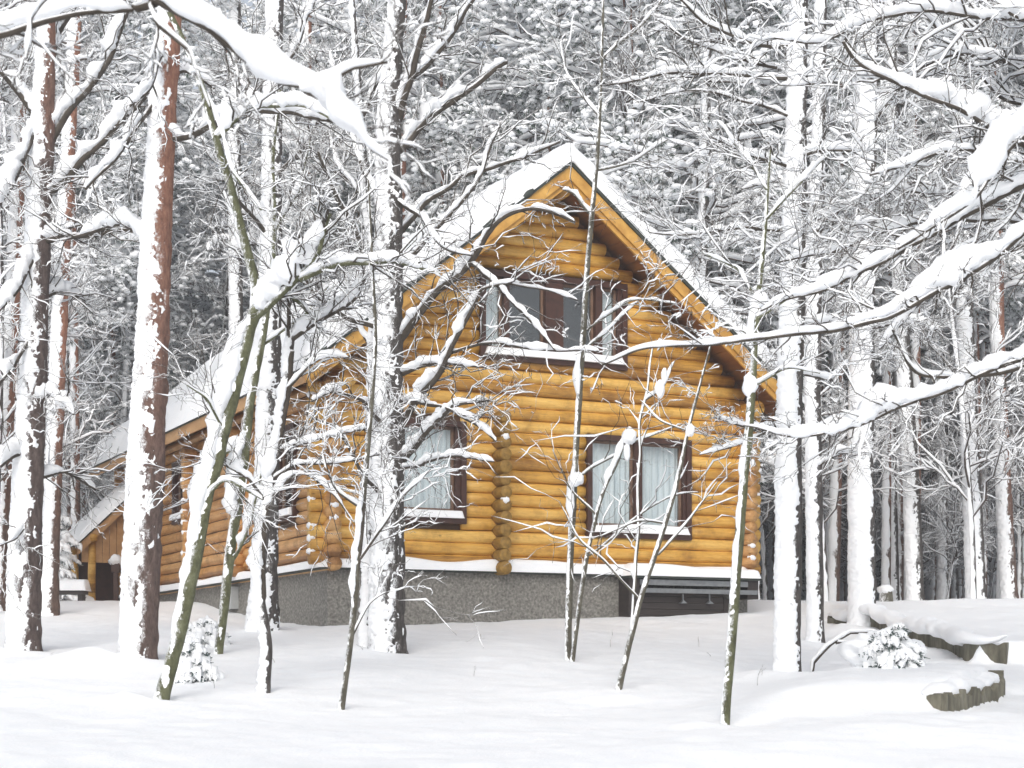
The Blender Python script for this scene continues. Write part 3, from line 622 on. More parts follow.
# leaning green alder with the big snow load
Y = YB(698)
t = fg_root('alder_tree', 'green stemmed alder leaning right with a thick snow load along its left side', 160, 698, Y); mounds.append(((160 - 512) / F_PX * Y, Y, .08, .4))
make_trunk(t, [(161, 700), (178, 640), (192, 575), (206, 500), (222, 440), (240, 370), (254, 315), (257, 290), (250, 262), (243, 235), (232, 190), (216, 140), (203, 90), (190, 55), (166, 5), (150, -40)], Y, [7, 7, 7, 6.5, 6.3, 6, 5.5, 5, 4.5, 4, 4, 3.8, 3.5, 3, 3, 2.5], 'bark_green', .008, 1.0, n=24)
limb_set(t, [dict(p=[(176, 640), (192, 575), (206, 500), (222, 440), (240, 370), (254, 315)], r=(5, 5), s=12, w=1.3, gap=.2, fq=1.6, sp=(.4, .8, 1.0, 1.1, 1.2, 1.4)),
    dict(p=[(254, 318), (285, 292, -.2), (318, 258, -.4), (332, 215, -.5)], r=(4, 2), s=26, gap=.0, sp=(.6, 1.2, 1.1, .3), t=22),
    dict(p=[(300, 280, -.3), (345, 262, -.5), (395, 262, -.6), (440, 272, -.7)], r=(3, 1.5), s=9, gap=.1, t=10), dict(p=[(256, 300), (262, 280, .2), (300, 300, .5), (320, 330, .6)], r=(3, 1.2), s=8, t=10),
    dict(p=[(215, 140), (245, 108, -.2), (300, 105, -.4), (335, 122, -.5)], r=(2.2, 1), s=12, t=10), dict(p=[(200, 85), (215, 110), (232, 170, -.2), (262, 210, -.2)], r=(2, .8), s=4, t=8), dict(p=[(205, 500), (225, 480, -.2), (262, 500, -.3)], r=(1.6, .7), s=6, t=6),
    dict(p=[(226, 430), (210, 400, -.3), (188, 385, -.5)], r=(1.5, .6), s=5, t=8)], Y, 'bark_green')
Y = YB(658)
t = fg_root('alder_tree', 'slim second green alder just right of the leaning one, before the side logs', 217, 658, Y)
make_trunk(t, [(217, 662), (223, 620), (229, 560), (238, 500), (246, 440), (250, 400), (262, 345), (270, 290), (275, 230), (272, 160), (280, 90)], Y, [4.5, 4.5, 5, 5, 5, 4.5, 3.5, 3, 2.5, 2, 1.5], 'bark_green', .008, 1.0, n=20)
limb_set(t, [dict(p=[(236, 520), (243, 475), (248, 430)], r=(4, 4), s=13, w=1.2, gap=.1), dict(p=[(232, 560), (250, 520, -.3), (262, 470, -.5)], r=(2, 1), s=8, t=8), dict(p=[(246, 440), (230, 452, -.2), (205, 470, -.4), (190, 500, -.5)], r=(1.5, .8), s=9, t=8),
    dict(p=[(262, 345), (300, 320, .3), (330, 285, .5)], r=(1.5, .7), s=6, t=12), dict(p=[(270, 290), (240, 250, .3), (225, 190, .6)], r=(1.5, .7), s=6, t=12), dict(p=[(275, 230), (300, 190, -.3), (310, 140, -.5)], r=(1.5, .6), s=5, t=12)], Y, 'bark_green')
# birch behind
Y = 27.5
t = fg_root('birch_tree', 'pale speckled birch standing close to the side wall, behind the thin alders', 266, 605, Y)
make_trunk(t, [(264, 606), (266, 540), (268, 450), (270, 350), (272, 240), (273, 130), (275, 20), (276, -40)], Y, [13, 12, 11.5, 11, 10, 9, 8, 8], 'bark_dark', .03, .15, n=36, sn_amp=1.7)
limb_set(t, [dict(p=[(270, 240), (240, 200, -.5), (215, 150, -1)], r=(2.5, 1), s=7, t=16, l=1.0), dict(p=[(271, 180), (310, 140, -.5), (330, 90, -1)], r=(2.5, 1), s=7, t=16, l=1.0), dict(p=[(272, 120), (240, 80, .5), (230, 20, 1)], r=(2.5, 1), s=7, t=16, l=1), dict(p=[(273, 90), (300, 40, .5), (320, -10, 1)], r=(2.5, 1), s=7, t=16, l=1)], Y)
Y = YB(692)
t = fg_root('alder_tree', 'crooked thin alder with bulging snow clumps before the left house corner', 265, 692, Y)
make_trunk(t, [(265, 694), (268, 650), (263, 615), (259, 590), (263, 550), (268, 510), (276, 460), (283, 400), (290, 350), (294, 325)], Y, [5, 5, 5, 4.5, 4.5, 4.5, 4, 4, 3.5, 3], 'bark_dark', .05, .45, n=20)
limb_set(t, [dict(p=[(262, 600), (262, 550), (268, 500), (278, 450), (287, 390), (292, 350)], r=(3.5, 3.5), s=11, w=1.4, gap=.3, fq=2.2), dict(p=[(292, 340), (320, 320, -.2), (355, 300, -.4), (370, 275, -.5)], r=(2.5, 1.2), s=11, gap=.1, t=12),
    dict(p=[(280, 450), (310, 440, -.2), (360, 430, -.4), (385, 432, -.5)], r=(1.8, .8), s=5, t=8), dict(p=[(268, 505), (250, 480, -.2), (235, 470, -.3), (222, 462, -.4)], r=(2, 1), s=10, t=7), dict(p=[(270, 500), (300, 470, -.2), (330, 492, -.4), (355, 520, -.4)], r=(1.6, .7), s=7, t=10),
    dict(p=[(290, 350), (286, 300, -.1), (298, 262, -.2), (330, 230, -.3)], r=(2.4, 1), s=10, t=12), dict(p=[(272, 480), (300, 462, -.2), (345, 462, -.3), (380, 455, -.3)], r=(1.5, .7), s=5, t=8), dict(p=[(284, 390), (320, 360, -.2), (350, 355, -.3)], r=(1.5, .7), s=8, t=10)], Y)
Y = YB(703)
t = fg_root('sapling', 'thin sapling in front of the large forked trunk left of the house', 343, 703, Y)
make_trunk(t, [(342, 704), (347, 670), (353, 620), (357, 570), (361, 520), (366, 470), (372, 400), (376, 340), (372, 260), (368, 180)], Y, [3.2, 3, 3, 3, 3, 2.6, 2.3, 2, 1.5, 1], 'bark_olive', .008, 1.0, n=16)
limb_set(t, [dict(p=[(354, 600), (359, 545), (365, 490)], r=(2.5, 2), s=6, w=1.3, gap=.3), dict(p=[(358, 560), (380, 530, -.2), (410, 490, -.3), (430, 470, -.4)], r=(1.4, .5), s=4, t=10), dict(p=[(362, 510), (335, 490, -.2), (325, 450, -.3)], r=(1.3, .5), s=5, t=8), dict(p=[(352, 640), (372, 600), (385, 590)], r=(1, .4), s=2, t=4)], Y)
# the big forked, snow plastered tree
Y = 23.6
t = fg_root('deciduous_tree', 'biggest snow plastered trunk beside the lower left window, with spreading snow laden boughs', 387, 653, Y); mounds.append(((387 - 512) / F_PX * Y, Y, .1, .55))
make_trunk(t, [(388, 656), (387, 600), (388, 540), (388, 450), (388, 380), (389, 300), (389, 220), (389, 150), (391, 90), (396, 20), (400, -40)], Y, [18, 17, 16.8, 16, 15, 14, 12.8, 12, 10.5, 8.6, 7.5], 'bark_dark', .028, .5, n=80, sn_amp=1.9)
big = [([(400, 340), (425, 305, -.4), (470, 262, -.8), (505, 215, -1), (540, 208, -1.1), (575, 222, -1.2)], (4.5, 1.5), 11, 24), ([(402, 420), (430, 385, -.5), (455, 340, -.8), (480, 290, -1)], (4.5, 1.5), 13, 22),
    ([(404, 460), (430, 430, -.5), (455, 405, -.8), (490, 400, -1.1)], (3.5, 1.2), 11, 20), ([(400, 400), (440, 405, -.7), (480, 425, -1), (497, 440, -1.1)], (3, 1), 10, 16), ([(400, 375), (440, 360, -.6), (480, 365, -1)], (3, 1), 9, 18),
    ([(396, 152), (430, 118, .3), (470, 88, .6), (505, 62, .8)], (5, 2.5), 14, 16), ([(396, 90), (425, 70, .3), (455, 30, .6), (480, -10, .8)], (4, 2), 8, 16), ([(399, 120), (415, 60, -.3), (430, 10, -.5), (440, -30, -.6)], (4, 2), 7, 14),
    ([(396, 235), (430, 200, .3), (470, 172, .6), (520, 158, .9), (560, 140, 1.1)], (4, 1.3), 6, 26), ([(396, 270), (440, 225, .3), (480, 180, .6), (500, 120, .9)], (3.5, 1), 6, 24), ([(384, 280), (360, 240, -.3), (335, 200, -.6), (318, 150, -.8)], (4, 1.3), 8, 22),
    ([(384, 210), (360, 160, .3), (345, 110, .5), (330, 50, .8)], (3.5, 1.2), 7, 22), ([(384, 330), (350, 320, -.3), (320, 300, -.6), (300, 268, -.8)], (3.5, 1.2), 9, 20), ([(388, 430), (360, 400, -.6), (335, 392, -.8), (310, 400, -1)], (3, 1), 10, 16),
    ([(385, 500), (360, 470, -.6), (340, 430, -.8), (315, 420, -1)], (2.6, 1), 9, 16), ([(397, 200), (420, 215, -.4), (445, 250, -.8), (470, 255, -1)], (3, 1), 6, 18), ([(400, 470), (430, 462, -.6), (455, 455, -.9), (495, 460, -1.1)], (2.4, .8), 8, 14), ([(470, 262, -.8), (500, 290, -1), (530, 320, -1.2), (555, 350, -1.3)], (2.2, .8), 6, 10),
    ([(480, 290, -1), (510, 282, -1.1), (540, 290, -1.2), (580, 300, -1.4)], (1.6, .6), 5, 12), ([(440, 355, -.6), (490, 340, -1), (545, 350, -1.2), (600, 352, -1.3)], (2, .7), 7, 16)]
limb_set(t, [dict(p=p, r=(a * .9, b), s=s * .82, gap=.3, t=int(n * .55), l=.65, kids=(4, 2), ts=.02, tg=.45) for p, (a, b), s, n in big], Y)
t = fg_root('alder_tree', 'dark slender stem pressed against the left side of the biggest snowy trunk', 368, 645, 24.6)
make_trunk(t, [(367, 645), (368, 580), (370, 500), (372, 430), (373, 350), (374, 280), (366, 200), (362, 120), (355, 40), (350, -40)], 24.6, [6, 5.5, 5, 4.5, 4, 4, 3.5, 3, 2.5, 2], 'bark_dark', .04, .35, n=18)
limb_set(t, [dict(p=[(373, 350), (350, 310, .3), (345, 270, .5)], r=(2, .8), s=6, t=16, l=.9), dict(p=[(366, 200), (340, 170, .3), (325, 120, .5)], r=(2, .8), s=6, t=18, l=.9), dict(p=[(362, 120), (385, 70, .3), (400, 10, .5)], r=(2, .8), s=6, t=16, l=.9)], 24.6)
# ---- saplings in front of the facade
Y = YB(663)
t = fg_root('sapling', 'tallest thin sapling standing before the middle of the house front, snow strip on its stem', 569, 663, Y)
make_trunk(t, [(568, 664), (569, 600), (571, 540), (575, 470), (579, 400), (583, 340), (587, 270), (592, 215), (598, 150), (601, 80), (603, 10), (604, -30)], Y, [3.4, 3.4, 3.3, 3.2, 3.1, 3, 2.8, 2.5, 2, 1.6, 1.3, 1], 'bark_olive', .008, 1.0, n=18)
limb_set(t, [dict(p=[(569, 600), (571, 540), (575, 478), (579, 400), (584, 330)], r=(2.6, 2.6), s=5, w=1.5, gap=.38, fq=1.5), dict(p=[(592, 215), (575, 195, -.1), (560, 190, -.2)], r=(1.3, .5), s=5, t=5), dict(p=[(598, 170), (640, 160, -.2), (668, 140, -.3)], r=(1.2, .5), s=3, t=8), dict(p=[(600, 120), (570, 80, .2), (560, 40, .3)], r=(1.2, .5), s=3, t=10),
    dict(p=[(587, 330), (625, 300, -.3), (680, 305, -.5)], r=(1.3, .5), s=4, t=7), dict(p=[(584, 350), (610, 330, .2), (640, 300, .3)], r=(1.2, .5), s=3, t=5), dict(p=[(602, 60), (640, 30, .2), (670, -10, .3)], r=(1.2, .5), s=3, t=10), dict(p=[(576, 480), (600, 462, -.1), (635, 440, -.2), (680, 425, -.3)], r=(1.2, .5), s=2, t=5)], Y, 'bark_olive')
t = fg_root('sapling', 'thin forked sapling rising to a snow ball before the lower right window', 573, 663, Y - .25)
make_trunk(t, [(572, 664), (580, 600), (587, 555), (600, 500), (612, 470), (622, 445), (628, 432)], Y - .25, [2.4, 2.3, 2.1, 2., 1.8, 1.5, 1.3], 'bark_olive', .008, 1.0, n=12)
limb_set(t, [dict(p=[(606, 485), (618, 455), (627, 436)], r=(1.5, 1.2), s=5, w=1.2, gap=.1), dict(p=[(587, 555), (620, 530, -.1), (660, 500, -.2), (700, 492, -.3)], r=(1.2, .5), s=1.5, t=7), dict(p=[(595, 515), (570, 490, -.1), (555, 450, -.2)], r=(1, .4), s=1.5, t=5)], Y - .25, 'bark_olive')
def snow_balls(root, items, Y):
    o = np.array(root.location)
    for i, (x, y, a, b) in enumerate(items): mb = MB(); s = Y / F_PX; blob(mb, at(x, y, Y) - o, a * s, a * s, b * s, i * 3.1, 12, 16, .22); mb.build('snow_ball', M['snow'], root)
snow_balls(t, [(629, 436, 7.5, 8.5), (627, 452, 3.5, 9)], Y - .25)
sb = t
Y2 = YB(690)
t = fg_root('sapling', 'slanting bare sapling with several stems before the right window', 619, 690, Y2)
make_trunk(t, [(618, 692), (628, 650), (640, 600), (655, 555), (665, 525), (675, 490), (682, 460), (688, 430), (700, 385), (712, 340)], Y2, [3.2, 3, 2.8, 2.6, 2.5, 2.4, 2.1, 1.8, 1.3, .9], 'bark_olive', .008, 1.0, n=14)
limb_set(t, [dict(p=[(632, 640), (637, 560, .1), (636, 480, .2), (645, 400, .3), (655, 340, .4)], r=(1.7, .6), s=1.5, t=7), dict(p=[(640, 600), (600, 560, -.1), (580, 540, -.2), (560, 500, -.2)], r=(1.2, .5), s=1.5, t=6), dict(p=[(665, 525), (640, 520, -.1), (600, 535, -.2)], r=(1, .4), s=1.5, t=6),
    dict(p=[(655, 555), (690, 520, .1), (720, 480, .1)], r=(1, .4), s=1.5, t=6), dict(p=[(645, 400, .3), (662, 388, .3), (675, 360, .3)], r=(1, .4), s=4, t=4), dict(p=[(688, 430), (660, 420, .1), (640, 400, .1)], r=(1, .4), s=1.5, t=5)], Y2, 'bark_olive')
snow_balls(t, [(690, 430, 4.5, 7), (660, 389, 5, 9), (664, 376, 3, 8)], Y2)
Y = YB(720)
t = fg_root('alder_tree', 'nearest slim grey green alder before the right corner of the house', 726, 720, Y); mounds.append(((726 - 512) / F_PX * Y, Y, .05, .3))
make_trunk(t, [(725, 722), (729, 670), (733, 620), (736, 575), (740, 530), (744, 480), (749, 430), (752, 390), (755, 340), (759, 290), (766, 220), (770, 150)], Y, [4.6, 4.6, 4.8, 5, 4.8, 4.4, 4.4, 4, 3.3, 2.8, 1.8, 1.1], 'bark_green', .008, 1.0, n=20)
limb_set(t, [dict(p=[(736, 585), (738, 545), (742, 500)], r=(3, 3), s=4, w=1.6, gap=.1), dict(p=[(744, 480), (748, 440), (751, 415)], r=(3, 3), s=4, w=1.6, gap=.1), dict(p=[(754, 350), (757, 320), (761, 290)], r=(3, 2.5), s=8, w=1.6, gap=.05), dict(p=[(752, 385), (790, 370, -.2), (820, 372, -.3)], r=(1.5, .6), s=4, t=5),
    dict(p=[(756, 320), (800, 290, -.2), (850, 275, -.3)], r=(1.5, .6), s=7, t=8), dict(p=[(758, 300), (740, 270, .2), (700, 250, .3)], r=(1.4, .5), s=5, t=9), dict(p=[(766, 220), (800, 180, .2), (830, 150, .3)], r=(1.4, .5), s=5, t=9), dict(p=[(768, 190), (740, 150, .2), (715, 120, .3)], r=(1.2, .5), s=5, t=9)], Y, 'bark_green')
snow_balls(t, [(750, 385, 7.5, 12), (760, 300, 9, 9)], Y)
snow_balls(sb, [(576, 479, 8, 7)], YB(663) - .25)
# ---- right side trunks
def right_trunk(name, label, x, y, Y, pts, rad, mat, snow, bias, limbs=None, mnd=.12, rdir=None):
    t = fg_root(name, label, x, y, Y)
    if mnd: mounds.append(((x - 512) / F_PX * Y, Y, mnd, .5))
    make_trunk(t, pts, Y, rad, mat, snow * .65, bias, n=60, sn_amp=.62)
    limb_set(t, limbs or [], Y) if limbs else None
    return t
Y = YB(678)
right_trunk('pine_tree', 'white plastered trunk with a dark right edge, nearest to the right house corner', 789, 678, Y, [(789, 680), (789, 600), (790, 500), (791, 400), (794, 300), (796, 200), (798, 100), (800, 0), (801, -40)], [11.8, 11.8, 11.8, 11.5, 10.8, 10, 9, 8, 7.5], 'bark_dark', .07, .12,
    [dict(p=[(796, 78, 0), (720, 75, -.3), (660, 75, -.6), (610, 84, -.8)], r=(2.4, .9), s=6, t=16), dict(p=[(797, 45), (750, 42, -.3), (700, 20, -.5), (680, 0, -.6)], r=(2.4, 1), s=6, t=14), dict(p=[(796, 70), (740, 60, .3), (690, 40, .6), (655, 20, .8)], r=(2, .9), s=5, t=12), dict(p=[(793, 230), (740, 228, -.3), (680, 235, -.6), (650, 232, -.8)], r=(2, .7), s=5, t=18),
     dict(p=[(793, 170), (740, 150, -.3), (710, 135, -.6)], r=(2, .7), s=6, t=14), dict(p=[(796, 160), (830, 150, -.3), (880, 150, -.5)], r=(2, .7), s=7, t=14), dict(p=[(793, 260), (840, 230, -.3), (890, 215, -.5)], r=(2, .7), s=7, t=16), dict(p=[(791, 330), (830, 320, .3), (860, 330, .5)], r=(2, .7), s=7, t=12), dict(p=[(790, 430), (760, 430, -.2), (715, 418, -.4)], r=(2, .7), s=6, t=18, l=.5),
     dict(p=[(790, 425), (750, 440, -.2), (700, 455, -.4)], r=(1.4, .5), s=4, t=12, l=.4), dict(p=[(795, 120), (760, 105, -.2), (700, 90, -.5), (640, 100, -.7)], r=(1.6, .6), s=5, t=14), dict(p=[(790, 370), (830, 380, .3), (850, 360, .4)], r=(1.6, .6), s=6, t=10)], .1)
right_trunk('pine_tree', 'narrow dark trunk just right of the plastered corner trunk', 816, 638, YB(638), [(816, 640), (815, 560), (814, 470), (813, 380), (815, 280), (818, 180), (820, 80), (822, -30)], [8, 8, 8, 7.5, 7, 6.5, 6, 5], 'bark_dark', .045, .4,
    [dict(p=[(814, 470), (840, 450, -.3), (860, 455, -.5)], r=(1.6, .6), s=8, t=12), dict(p=[(814, 380), (790, 360, .3), (770, 350, .5)], r=(1.6, .6), s=7, t=12), dict(p=[(815, 260), (850, 245, .3), (880, 250, .5)], r=(1.6, .6), s=7, t=16), dict(p=[(817, 200), (780, 180, .3), (740, 190, .5)], r=(1.6, .6), s=7, t=16)], .08)
right_trunk('pine_tree', 'broad trunk almost fully white with snow above the small snow laden conifer', 864, 628, YB(628), [(864, 632), (863, 560), (862, 470), (863, 380), (864, 280), (866, 180), (868, 80), (869, -30)], [13, 12, 11.5, 11, 10.5, 10, 9.5, 8.5], 'bark_dark', .075, -.12,
    [dict(p=[(862, 330), (900, 320, -.3), (940, 330, -.6)], r=(2, .7), s=8, t=16), dict(p=[(863, 260), (830, 240, .3), (800, 250, .5)], r=(2, .7), s=7, t=16), dict(p=[(864, 200), (910, 180, -.3), (950, 190, -.6)], r=(2, .7), s=8, t=18), dict(p=[(866, 130), (900, 90, -.3), (960, 80, -.6)], r=(2, .7), s=8, t=16), dict(p=[(862, 420), (890, 400, .3), (920, 410, .5)], r=(1.6, .6), s=7, t=12)], .12)
RT = [('pine_tree', 'dark brown trunk leaning left, first behind the terrace edge', 915, 606, 39, [(916, 606), (912, 500), (907, 400), (902, 330), (898, 250), (895, 160), (890, 0), (888, -60)], [8.5, 8, 7.5, 7, 6.5, 6, 5, 5], 'bark_dark', .07, .45),
    ('pine_tree', 'pale snow sided trunk second behind the terrace', 976, 604, 38.5, [(977, 606), (973, 500), (969, 400), (965, 300), (963, 200), (960, 100), (958, -60)], [9.5, 8.5, 8, 7.5, 7, 6, 5], 'bark_dark', .08, .15),
    ('pine_tree', 'reddish pine trunk close to the right edge of the picture', 1009, 604, 40, [(1010, 606), (1004, 500), (1000, 400), (996, 300), (994, 200), (991, 100), (990, -60)], [8.5, 7.5, 7, 6.5, 6, 5.5, 5], 'bark_redpine', .07, .4),
    ('pine_tree', 'narrow trunk between the leaning one and the broad white one', 893, 603, 43, [(894, 606), (892, 500), (890, 400), (889, 300), (888, 200), (887, -60)], [5.5, 5, 5, 4.5, 4, 3.5], 'bark_dark', .06, .4),
    ('pine_tree', 'slender grey trunk midway between the leaning and the pale snow sided trunk', 943, 603, 45, [(944, 606), (943, 500), (941, 400), (940, 300), (938, 200), (937, -60)], [4.6, 4.4, 4, 3.8, 3.4, 3], 'bark_dark', .08, .2),
    ('pine_tree', 'red barked pine rising behind the roof slope right of the gable top', 634, 300, 47, [(630, 560), (631, 400), (631, 250), (632, 150), (634, 50), (635, -60)], [8.5, 8, 7.5, 7, 6, 5], 'bark_redpine', .07, .15),
    ('pine_tree', 'curved red pine behind the house, second from the gable top', 670, 250, 50, [(680, 560), (676, 400), (671, 280), (665, 200), (660, 100), (655, 30), (652, -60)], [7, 6.5, 6, 5.5, 5.5, 5, 4], 'bark_redpine', .09, .15),
    ('pine_tree', 'dark pine trunk behind the right roof slope', 729, 300, 46, [(728, 560), (729, 400), (730, 280), (732, 180), (733, 60), (734, -60)], [7, 6.5, 6, 6, 5, 4.5], 'bark_redpine', .08, .3),
    ('pine_tree', 'orange barked pine behind the far left trunk', 66, 330, 33, [(50, 600), (55, 450), (60, 330), (66, 200), (72, 100), (76, 20), (78, -60)], [8, 7.5, 7, 6.5, 6, 5.5, 5], 'bark_redpine', .07, .25),
    ('pine_tree', 'orange barked pine at the upper left corner', 16, 300, 34, [(0, 600), (5, 450), (12, 330), (18, 200), (20, 100), (22, -60)], [7, 7, 6.5, 6, 6, 5], 'bark_redpine', .07, .25),
    ('pine_tree', 'red trunk rising behind the big forked tree', 402, 100, 48, [(396, 560), (398, 300), (400, 150), (401, 60), (402, -60)], [7, 6.5, 6, 6, 5], 'bark_redpine', .08, .35),
    ('pine_tree', 'thin red pine behind the birch', 305, 120, 52, [(304, 560), (304, 300), (306, 180), (307, 90), (308, -60)], [5.5, 5, 5, 4.5, 4], 'bark_redpine', .08, .25),
    ('pine_tree', 'stout snowy trunk near the birch, behind the roof snow', 236, 150, 46, [(240, 560), (237, 300), (235, 150), (236, 50), (236, -60)], [6, 6, 5.5, 5, 4.5], 'bark_dark', .1, .1)]
for r in RT:
    t = right_trunk(*r, mnd=0); x = r[5]; L = []; Yt = r[4]
    for k in range(12):
        j = rs.uniform(.35, .98); px = [p[0] for p in x]; py = [p[1] for p in x]; yy = 420 - 440 * j; xx = np.interp(-yy, [-q for q in py], px); s = rs.choice([-1, 1]); ll = rs.uniform(20, 48)
        L.append(dict(p=[(xx, yy), (xx + s * ll * .5, yy + rs.uniform(-6, 4), rs.uniform(-.6, .6)), (xx + s * ll, yy + rs.uniform(-4, 16), rs.uniform(-1.2, 1.2))], r=(1.4, .5), s=6, t=12, l=.9, ts=.06))
    limb_set(t, L, Yt)

# ---- near boughs reaching in from trees just outside the frame (each a tree of its own standing off to the side)
def side_tree(name, label, X, Y, r, limbs, mat='twig', H=11):
    g = float(ground_z(np.array([X]), np.array([Y]))[0]); t = empty(name, (X, Y, g)); tag(t, label, 'tree')
    P = np.array([(0, 0, -.3), (.03, .02, 2), (.0, .05, 5), (.1, 0, 8), (.0, .1, H)]); Q = resample(P, 120); mb = MB(); rr = np.linspace(r, r * .35, 120); tubes(mb, Q[None], rr[None], 20)
    mb.build('trunk', M['bark_dark'], t); limb_set(t, limbs, Y); return t
def px_of(X, Y): return 512 + X * F_PX / Y
def px_z(X, Y, h): return HZ - (h + .0965 * Y - EYE) * F_PX / Y
Yr = 15.5; Xr = 5.35; b0 = (px_of(Xr, Yr))
side_tree('deciduous_tree', 'snow laden boughs reaching in from the right edge at mid height', Xr, Yr, .16,
    [dict(p=[(b0, 170), (1024, 232, -.3), (950, 288, -.8), (900, 312, -1), (850, 330, -1.2), (780, 337, -1.3), (700, 346, -1.4), (650, 343, -1.4), (600, 362, -1.5)], r=(3.8, 1), s=16, gap=.05, fq=1.0, sp=(.3, .4, .75, 1.9, 1.0, .4, .3, .35, .4), t=26, l=.3),
     dict(p=[(b0, 130), (1010, 190, .3), (940, 235, .2), (880, 262), (820, 290, -.2), (760, 312, -.3)], r=(4, 1), s=11, gap=.1, t=34, l=.5), dict(p=[(b0, 320), (1010, 360, -.4), (960, 385, -.6), (905, 405, -.8), (860, 430, -.9), (800, 440, -1), (740, 428, -1)], r=(3.2, .8), s=16, gap=.1, sp=(1.2, 1.4, .7, .6, 1.5, .6, .4), t=22, l=.4),
     dict(p=[(b0, 60), (1020, 140, -.3), (975, 195, -.5), (930, 232, -.7), (900, 250, -.8)], r=(3, 1.2), s=22, gap=-.1, fq=1.2, sp=(.7, 1.2, 1.3, .8, .2), t=20, l=.5), dict(p=[(b0, 350), (1000, 372, .3), (960, 378, .4), (912, 376, .4), (895, 330, .4)], r=(3, 1.6), s=5, t=8, l=.4),
     dict(p=[(b0, 220), (1000, 250, .5), (960, 262, .6), (920, 300, .7), (880, 350, .7)], r=(3, 1), s=10, t=20, l=.5)])
Yq = 17.2; Xq = 6.3; b0 = px_of(Xq, Yq)
side_tree('deciduous_tree', 'snowy boughs sweeping down from the upper right corner', Xq, Yq, .15,
    [dict(p=[(b0, 200), (1008, 136, -.3), (960, 112, -.6), (900, 88, -.8), (860, 66, -.9), (843, 40, -1)], r=(3.4, 1.6), s=22, gap=.0, fq=1.2, sp=(.8, 1.2, 1.3, .9, .4, .2), t=16, l=.5), dict(p=[(b0, 180), (1000, 178, .3), (950, 195, .4), (900, 188, .5), (850, 205, .6), (800, 222, .7)], r=(3, .8), s=9, t=40, l=.7, ts=.032, tg=.36),
     dict(p=[(b0, 90), (1000, 60, .3), (950, 50, .4), (900, 78, .5), (850, 80, .6), (780, 84, .7)], r=(3, .8), s=9, gap=.1, t=36, l=.7, ts=.032, tg=.36), dict(p=[(b0, 40), (1000, 20, -.3), (940, 8, -.5), (880, 18, -.6), (820, 45, -.7), (760, 35, -.8)], r=(3, .8), s=9, gap=.1, t=34, l=.7, ts=.032, tg=.36), dict(p=[(b0, 150), (1010, 160, -.2), (960, 150, -.4), (910, 160, -.5), (870, 175, -.6)], r=(3, 1), s=9, t=30, l=.6, ts=.032, tg=.36),
     dict(p=[(b0, 240), (1000, 222, .2), (950, 216, .4), (890, 225, .5), (830, 250, .6), (780, 262, .7)], r=(3, 1), s=9, t=34, l=.6, ts=.032, tg=.36), dict(p=[(b0, 120), (1005, 100, .6), (965, 60, .8), (930, 20, .9), (900, -20, 1)], r=(3, 1), s=14, t=26, l=.7, ts=.032, tg=.36), dict(p=[(b0, 60), (1010, 20, -.6), (990, -20, -.8)], r=(3, 1), s=24, gap=0, t=14, l=.5)])
Yl = 8.6; Xl = -3.2; b0 = px_of(Xl, Yl)
side_tree('deciduous_tree', 'nearest heavily snow loaded bough hanging across the upper left corner, slightly out of focus', Xl, Yl, .13,
    [dict(p=[(b0, 48), (0, 36), (50, 22, .1), (90, 10, .2), (135, 6, .3)], r=(5, 2.5), s=24, gap=-.2, fq=1., sp=(1, 1.0, .9, .7, .8), t=4, l=.3, tg=.5), dict(p=[(135, 6, .3), (160, -4, .2), (205, 25, .1), (245, 55), (285, 78, -.1), (320, 84, -.1), (350, 62, -.2), (382, 56, -.2)], r=(4.5, 1.5), s=27, gap=-.2, fq=1., sp=(.2, .5, .6, 1.0, 1.1, .9, .5, .4), t=5, l=.3, tg=.5),
     dict(p=[(300, 80, -.1), (330, 100, -.1), (355, 125, -.2), (378, 150, -.2), (395, 160, -.2)], r=(3, 1.2), s=28, gap=-.2, w=.8, sp=(.7, 1.0, 1.1, .9, .2), t=4, l=.25, tg=.5), dict(p=[(150, -8, .2), (158, 20, .2), (190, 50, .2), (205, 90, .2), (212, 110, .2)], r=(2.5, 1), s=5, t=4, l=.3), dict(p=[(60, -4), (30, 20, -.2), (20, 60, -.3)], r=(2, .6), s=5, t=3, l=.25)], H=7)

